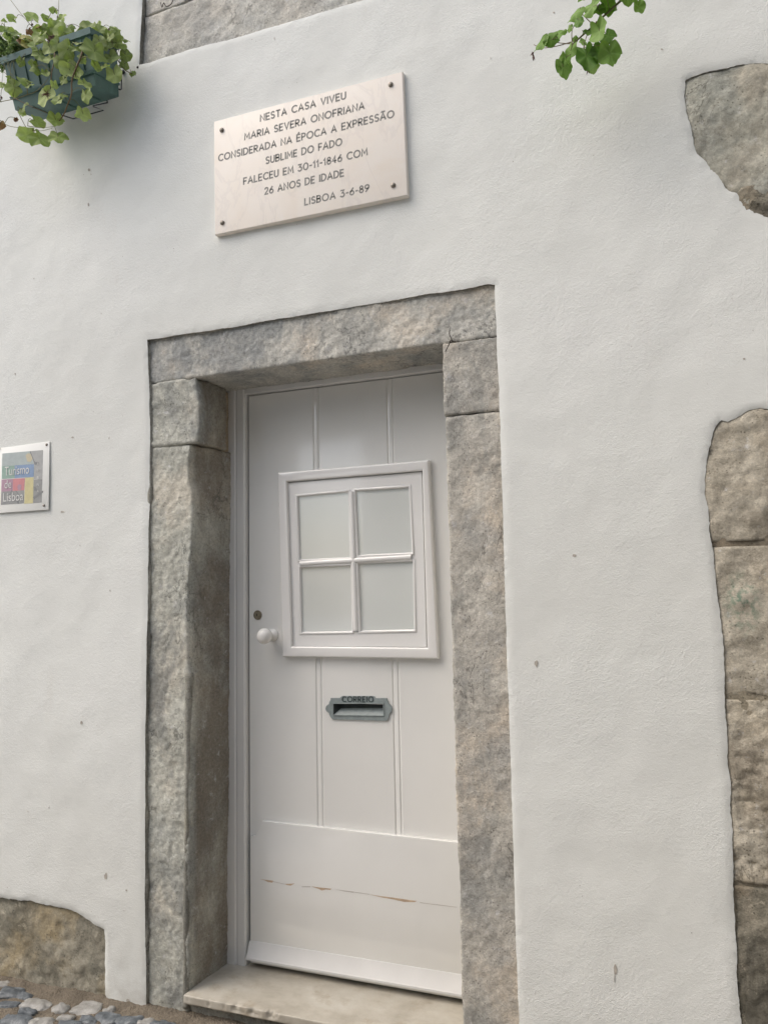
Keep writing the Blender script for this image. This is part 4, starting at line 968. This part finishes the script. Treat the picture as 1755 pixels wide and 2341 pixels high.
for i, s_ in enumerate(main_st):
    P = spline([pa(*q) for q in s_], 7); sp_all += P; r0 = .0042 if i == 0 else (.003 if i in (1, 7, 8, 12) else .0016)
    stm.tube(P, list(np.linspace(r0, r0*.55, len(P))), 7, 0, .9 if i in (0, 7, 3, 1) else .3)
A_ = np.array(sp_all)
for k, (a, b, r, y, tip, kind) in enumerate(LV):
    P = pa(a, b, y); base = place_leaf(P, r/5.18/PXM*1.1, tip, min(kind, 2), fol, 100+k)
    j = np.argmin(np.linalg.norm(A_-base, axis=1)); e = A_[j]
    if np.linalg.norm(e-base) > .12: e = base+np.array([.01, .05, .05])
    m_ = (base+e)/2+np.array([0, -.006, .012]); stm.tube(spline([e, m_, base, P], 5), .0011, 5, 0, rng.random()*.6)
# dried flower heads and buds
for a, b, y in [(590, 170, -.235), (560, 800, -.25), (620, 130, -.22), (1300, 20, -.12), (195, 1100, -.17), (20, 830, -.24), (385, -30, -.14), (0, 870, -.24)]:
    c = pa(a, b, y); kk = 34 if a in (590, 560, 620) else 12
    for i in range(kk):
        d = np.array([rng.gauss(0, 1), rng.gauss(0, 1), rng.gauss(0, 1)]); d /= np.linalg.norm(d); L_ = rng.uniform(.008, .026) if kk > 20 else rng.uniform(.004, .011)
        dry.tube([c, c+d*L_*.6+np.array([0, 0, -.002]), c+d*L_+np.array([0, 0, -.006])], [.0008, .0011, .0005], 4, 0, rng.random())
    dry.build('dried_flower', DRY, pl, smooth=True, tints=True); dry = MB()
fol.build('foliage', [LEAF, YELLOW, RUSSET], pl, smooth=True, tints=True); stm.build('stems', STEM, pl, smooth=True, tints=True)

# ---- the fine-leaved plant at the planter's left end
fp = thing('fine_leaved_plant', 'feathery small leaved plant at the left end of the green planter', 'plant', tuple(pot_pts(-PL*.45, .08, .215)))
f2, s2 = MB(), MB()
for i in range(46):
    c0 = np.array(pot_pts(rng.uniform(-.62, -.36)*PL, rng.uniform(.02, .15), .21)); tipd = np.array([rng.gauss(-.1, .35), rng.uniform(-.5, -.02), rng.uniform(.1, 1)])
    L_ = rng.uniform(.05, .13); mid = c0+tipd*L_*.6; end = c0+tipd*L_+np.array([0, -.015, -rng.uniform(0, .07)]); P = spline([c0, mid, end], 7)
    s2.tube(P, .0008, 5, 0, .2)
    for q in P[3:]:
        for _ in range(3):
            d = np.array([rng.gauss(0, 1), rng.gauss(0, 1), rng.gauss(0, .8)]); d /= np.linalg.norm(d)
            leaf_geo(q+d*.006, d+np.array([0, -.6, .5]), d, rng.uniform(.006, .011), f2, 0, rng.random(), 5, .2, .2, i, .3, .7)
for i in range(16):                                 # thin hanging threads over the front
    c0 = np.array(pot_pts(rng.uniform(-.6, -.38)*PL, PD+.01, .2)); e = c0+np.array([rng.uniform(-.05, .06), -.02, -rng.uniform(.05, .16)])
    s2.tube(spline([c0, (c0+e)/2+np.array([rng.uniform(-.02, .02), -.012, .01]), e], 6), .0007, 5, 0, .1)
f2.build('foliage', FINE, fp, smooth=True, tints=True); s2.build('stems', STEM, fp, smooth=True, tints=True)

# ---- plant hanging in from above right, and the planter it grows from (above the picture)
def pb(a, b, y=-.2): return at(a/2.741+1150, b/2.741, y)
rp_ = thing('hanging_geranium', 'deep green geranium shoot hanging down from above at upper right', 'plant', tuple(at(1440, -120, -.16)))
f3, s3, d3 = MB(), MB(), MB()
RS = [[(1000, -330, -.17), (900, -140, -.2), (740, 0, -.2), (640, 90, -.2), (560, 165, -.2), (480, 235, -.2), (430, 280, -.2)], [(440, 275, -.2), (380, 272, -.2), (315, 264, -.2)], [(430, 262, -.2), (330, 290, -.195), (240, 300, -.19), (190, 280, -.19)], [(555, 150, -.2), (500, 95, -.2), (470, 70, -.2)],
      [(560, 165, -.2), (520, 230, -.2), (500, 330, -.205)], [(430, 275, -.2), (430, 190, -.2), (460, 140, -.2)], [(600, 130, -.2), (600, 60, -.2), (560, 20, -.2)], [(950, -200, -.19), (840, -30, -.19), (850, 30, -.19)]]
sp3 = []
for i, s_ in enumerate(RS):
    P = spline([pb(*q) for q in s_], 7); sp3 += P; s3.tube(P, list(np.linspace(.0045 if i == 0 else .0016, .0022 if i == 0 else .001, len(P))), 7, 0, .25 if i == 0 else .8)
sh = Vector(at(1600, -520, -.03))-Vector(pot.location); rim = np.array(pot_pts(0, PD+.02, .22))+np.array(sh)
s3.tube(spline([np.array(pot_pts(0, PD*.6, .215))+np.array(sh), rim, rim+np.array([-.01, -.03, -.12]), pb(1000, -330, -.17)], 8), .0046, 7, 0, .3)
A3 = np.array(sp3)
RL = [(390, 390, 62, (0, 1)), (375, 420, 60, (-.2, 1)), (420, 320, 55, (-.5, .6)), (520, 350, 85, (.2, 1)), (555, 410, 50, (.2, 1)), (605, 325, 72, (-.2, 1)), (665, 335, 78, (.3, 1)), (600, 195, 75, (.2, 1)), (655, 225, 62, (.5, 1)), (455, 85, 58, (-1, .2)), (470, 140, 42, (0, 1)), (560, 40, 75, (-.4, -.2)), (640, 40, 60, (.8, .1)), (590, 75, 55, (.3, 1)),
      (245, 270, 62, (-1, .5)), (300, 250, 55, (-1, .3)), (345, 215, 50, (.8, .2)), (850, 45, 42, (.4, 1)), (415, 175, 24, (-.6, 1)), (500, 260, 30, (-.3, -1)), (450, 245, 24, (0, -1)), (520, 205, 32, (1, -.3)), (780, -30, 60, (1, .3)), (640, -40, 80, (0, -1)), (540, -20, 70, (-1, -.4))]
for k, (a, b, r, tip) in enumerate(RL):
    P = pb(a, b, -.2-.01*(k % 4)); tc = TOCAM(P)
    base = place_leaf(P, r/2.741/PXM*.86, tip, 0, f3, 300+k, .85, .6); j = np.argmin(np.linalg.norm(A3-base, axis=1)); e = A3[j]
    s3.tube(spline([e, (base+e)/2+np.array([0, -.005, .006]), base, P], 5), .0011, 5, 0, .5)
for a, b in [(185, 325), (190, 345), (530, 428)]:
    c = pb(a, b, -.2)
    for i in range(10): s_ = np.array([rng.gauss(0, .004), rng.gauss(0, .004), -rng.uniform(.004, .018)]); d3.tube([c, c+s_*.6, c+s_], [.001, .0016, .0006], 4, 0, rng.random()*.4)
    d3.build('dried_bud', DRY, rp_, smooth=True, tints=True); d3 = MB()
f3.build('foliage', LEAFR, rp_, smooth=True, tints=True); s3.build('stems', STEM, rp_, smooth=True, tints=True)
pot2 = copy_tree(pot); pot2.location = Vector(pot.location)+sh
pot2['label'] = 'green plastic planter box above the hanging geranium at upper right'

# ------------------------------------------------------------------ small things on the stone
def wire_thing(label, pts, y, off, s_, r=.0016):
    P = [at(a/s_+off[0], b/s_+off[1], q) for a, b, q in pts]; mb = MB(); mb.tube(spline(P, 6), r, 7); ob = mb.build('twisted_wire', WIRE, None, smooth=True); tag(ob, label, 'wire'); return ob
wire_thing('rusty twisted wire end on the right of the door lintel', [(1340, 248, -.004), (1338, 262, -.012), (1345, 280, -.018), (1352, 294, -.014), (1364, 296, -.006), (1350, 297, -.012), (1340, 300, -.014), (1345, 290, -.018), (1335, 312, -.012), (1322, 338, -.004)], 0, (300, 620), 1.842)
wire_thing('dark bent wire stuck in the stone joint above the plaque', [(1015, 15, .004), (1025, 45, -.006), (1035, 18, -.01), (1050, 40, -.008), (1075, 32, -.004), (1090, 10, .0), (1100, -20, .006)], 0, (0, 0), 2.763, .0018)
mb = MB(); c = at(315.5, 154, 0); mb.lathe([(.0055, -.003), (.0055, .002), (.003, .0045)], c, (0, -1, 0), 12); tag(mb.build('nail', WIRE, None, smooth=True), 'small dark nail head at the lower corner of the window stone', 'nail')

# ------------------------------------------------------------------ street: sandy sheet and cobbles
mb = MB()
gx = np.concatenate([np.linspace(-40, -1.5, 14), np.linspace(-1.4, .6, 260), np.linspace(.63, 1.9, 40), np.linspace(2.0, 40, 14)]); gy = np.concatenate([np.linspace(-40, -1.3, 14), np.linspace(-1.25, -.6, 24), np.linspace(-.58, .074, 90)])
GXX, GYY = np.meshgrid(gx, gy, indexing='ij'); P3 = np.column_stack([GXX.ravel(), GYY.ravel(), GXX.ravel()*0]); fade = np.exp(-np.abs(P3[:, 0])/4)
def ground_z(P): return GZ-.004+.03*np.clip(P[:, 1], -3, 0)+.10*np.clip(P[:, 1]+.0, -1, 0)*0-.05*np.clip(P[:, 0]-.2, 0, 3)
Z = ground_z(P3)+(.008*fbm(P3, 10, 5, 91, .6)+.003*fbm(P3, 70, 3, 95))*fade+.02*np.clip(1+P3[:, 1]/.05, 0, 1)*np.exp(-np.abs(P3[:, 0]))*.6
idx = np.arange(len(P3)).reshape(len(gx), len(gy)); F = np.stack([idx[:-1, :-1], idx[1:, :-1], idx[1:, 1:], idx[:-1, 1:]], -1).reshape(-1, 4)
mb.add(np.column_stack([P3[:, 0], P3[:, 1], Z]), F.tolist()); tag(mb.build('street', SAND, None, smooth=True), None, None, None, 'structure')

def ground_at(px, py):
    d = CF + CR*(px-IW/2)/FPX - CU*(py-IH/2)/FPX; lo, hi = .5, 8.0
    for _ in range(50):
        m = (lo+hi)/2; p = CAM+d*m
        if p[2] > ground_z(np.array([p]))[0]: lo = m
        else: hi = m
    return CAM+d*lo
def cobble(c, sx, sy, h, rot, mat, seed, label):
    bm = bmesh.new(); bmesh.ops.create_icosphere(bm, subdivisions=4, radius=1); V = np.array([v.co[:] for v in bm.verts]); bm.free()
    bm = bmesh.new(); bmesh.ops.create_icosphere(bm, subdivisions=4, radius=1); F = [[v.index for v in f.verts] for f in bm.faces]; bm.free()
    e = 3.2; L = (np.abs(V)**e).sum(1)**(1/e); V = V/L[:, None]
    V = V*(1+.26*fbm(V+seed*5.3, 1.1, 5, seed, .6))[:, None]; V[:, 2] = np.where(V[:, 2] > 0, V[:, 2]*(.75+.25*fbm(V+seed, .9, 2, seed)), V[:, 2])
    c_, s_ = math.cos(rot), math.sin(rot); X, Y = V[:, 0]*sx, V[:, 1]*sy
    P = np.column_stack([X*c_-Y*s_, X*s_+Y*c_, V[:, 2]*h])
    mb = MB(); mb.add(P, F); ob = mb.build('cobblestone', mat, None, smooth=True); ob.location = tuple(c); tag(ob, label, 'cobblestone', 'cobblestones at the foot of the wall'); return ob
CB = [(385, 985, .030, .024, .2, 'w', 'small pale stone wedged between the long pale and the smooth whitish cobblestones'), (160, 905, .030, .020, .1, 'b', 'small dark cobblestone just under the ochre stone'), (690, 1000, .026, .018, .4, 'w', 'small grey chip stone right of the smooth whitish cobblestone'), (925, 1068, .034, .022, .2, 'w', 'pale worn cobblestone between the two dark ones under the door surround'), (180, 1010, .032, .016, .1, 'b', 'thin dark stone under the long pale cobblestone'), (420, 1045, .034, .018, .2, 'w', 'narrow grey cobblestone above the sunken dark one'), (560, 1062, .034, .022, .1, 'b', 'dark cobblestone directly below the smooth whitish one'),
      (75, 885, .045, .036, .3, 'b', 'round blue grey cobblestone at the left frame edge below the ochre stone'), (225, 955, .060, .036, .1, 'w', 'long pale cobblestone with a broken end below the ochre stone'), (555, 985, .055, .040, .2, 'w', 'smooth whitish cobblestone below the white plaster strip'),
      (50, 965, .045, .022, .4, 'b', 'thin dark cobblestone between the round blue one and the big slate blue one'), (100, 1055, .060, .036, .2, 'b', 'large slate blue cobblestone in the lower left corner'), (270, 1070, .045, .028, .5, 'w', 'half seen grey white cobblestone at the bottom edge beside the large slate blue one'), (675, 1050, .044, .034, .3, 'b', 'speckled blue cobblestone right of the smooth whitish one'),
      (815, 1062, .046, .030, .5, 'b', 'dark blue cobblestone below the corner of the door surround'), (1040, 1085, .045, .026, .1, 'b', 'flat grey cobblestone under the door step'), (20, 830, .034, .020, .3, 'w', 'small light cobblestone touching the ochre stone at the left edge'), (440, 1085, .050, .026, .3, 'b', 'sunken dark cobblestone at the bottom edge below the smooth whitish one')]
for i, (a, b, sx, sy, rot, k, lab) in enumerate(CB):
    c = ground_at(a/2.763, b/2.763+1950); cobble((c[0], c[1], c[2]-.009), sx*1.08, sy*1.08, .026, rot, COBB if k == 'b' else COBW, i+1, lab)

# ------------------------------------------------------------------ unseen house added across the alley (behind the camera): shades the sky and shows in the gloss
fh = thing('added_facing_house', 'unseen grey house with an open passage, added to shade the alley', 'house', (0, -6.0, 0))
FACE = mat_plain('added_grey_render', (.30, .30, .285), .9, 0, .08, 2, .3); DGL = mat_plain('added_dark_window_glass', (.05, .055, .06), .1, 0, .2, 3, 0); TRIM = mat_plain('added_stone_trim', (.38, .36, .33), .85, 0, .2, 10, .3)
def fbox(x0, x1, d, z0, z1, mat, name, parent, front=0.0):
    mb = MB(); P = [(x0, -6.0+.16*x0+front), (x1, -6.0+.16*x1+front), (x1, -6.0+.16*x1-d), (x0, -6.0+.16*x0-d)]
    mb.add([(a, b, z0) for a, b in P]+[(a, b, z1) for a, b in P], [(0, 1, 5, 4), (1, 2, 6, 5), (2, 3, 7, 6), (3, 0, 4, 7), (3, 2, 1, 0), (4, 5, 6, 7)]); return mb.build(name, mat, parent)
fbox(-12, -3.5, .7, -.6, 4.9, FACE, 'wall', fh); fbox(-2.1, 5.5, .7, -.6, 7.2, FACE, 'wall', fh); fbox(-3.499, -2.101, .7, 4.05, 5.8, FACE, 'added_passage_wall', fh)  # walls of the added unseen house
fbox(5.501, 9, .4, -.6, 7.6, FACE, 'wall', fh, 1.4)  # nearer right-hand block, added out of view to dim the right side
mb = MB(); mb.box(4.5, 8, -4.6, 1.5, -.8, 7.8); mb.build('added_shade_wall', FACE, fh)  # unseen wall added to block sky, darkening the left reveal and right wall
for x in (-6.5, -4.4, -.5, 1.6, 3.8):
    for z in (1.2, 3.9):
        fo = fbox(x-.6, x+.6, .3, z-.1, z+1.45, TRIM, 'window', fh, .035); fbox(x-.48, x+.48, .2, z+.02, z+1.33, DGL, 'window_pane', fo, .05)
print('verts', sum(len(o.data.vertices) for o in bpy.data.objects if o.type == 'MESH'))
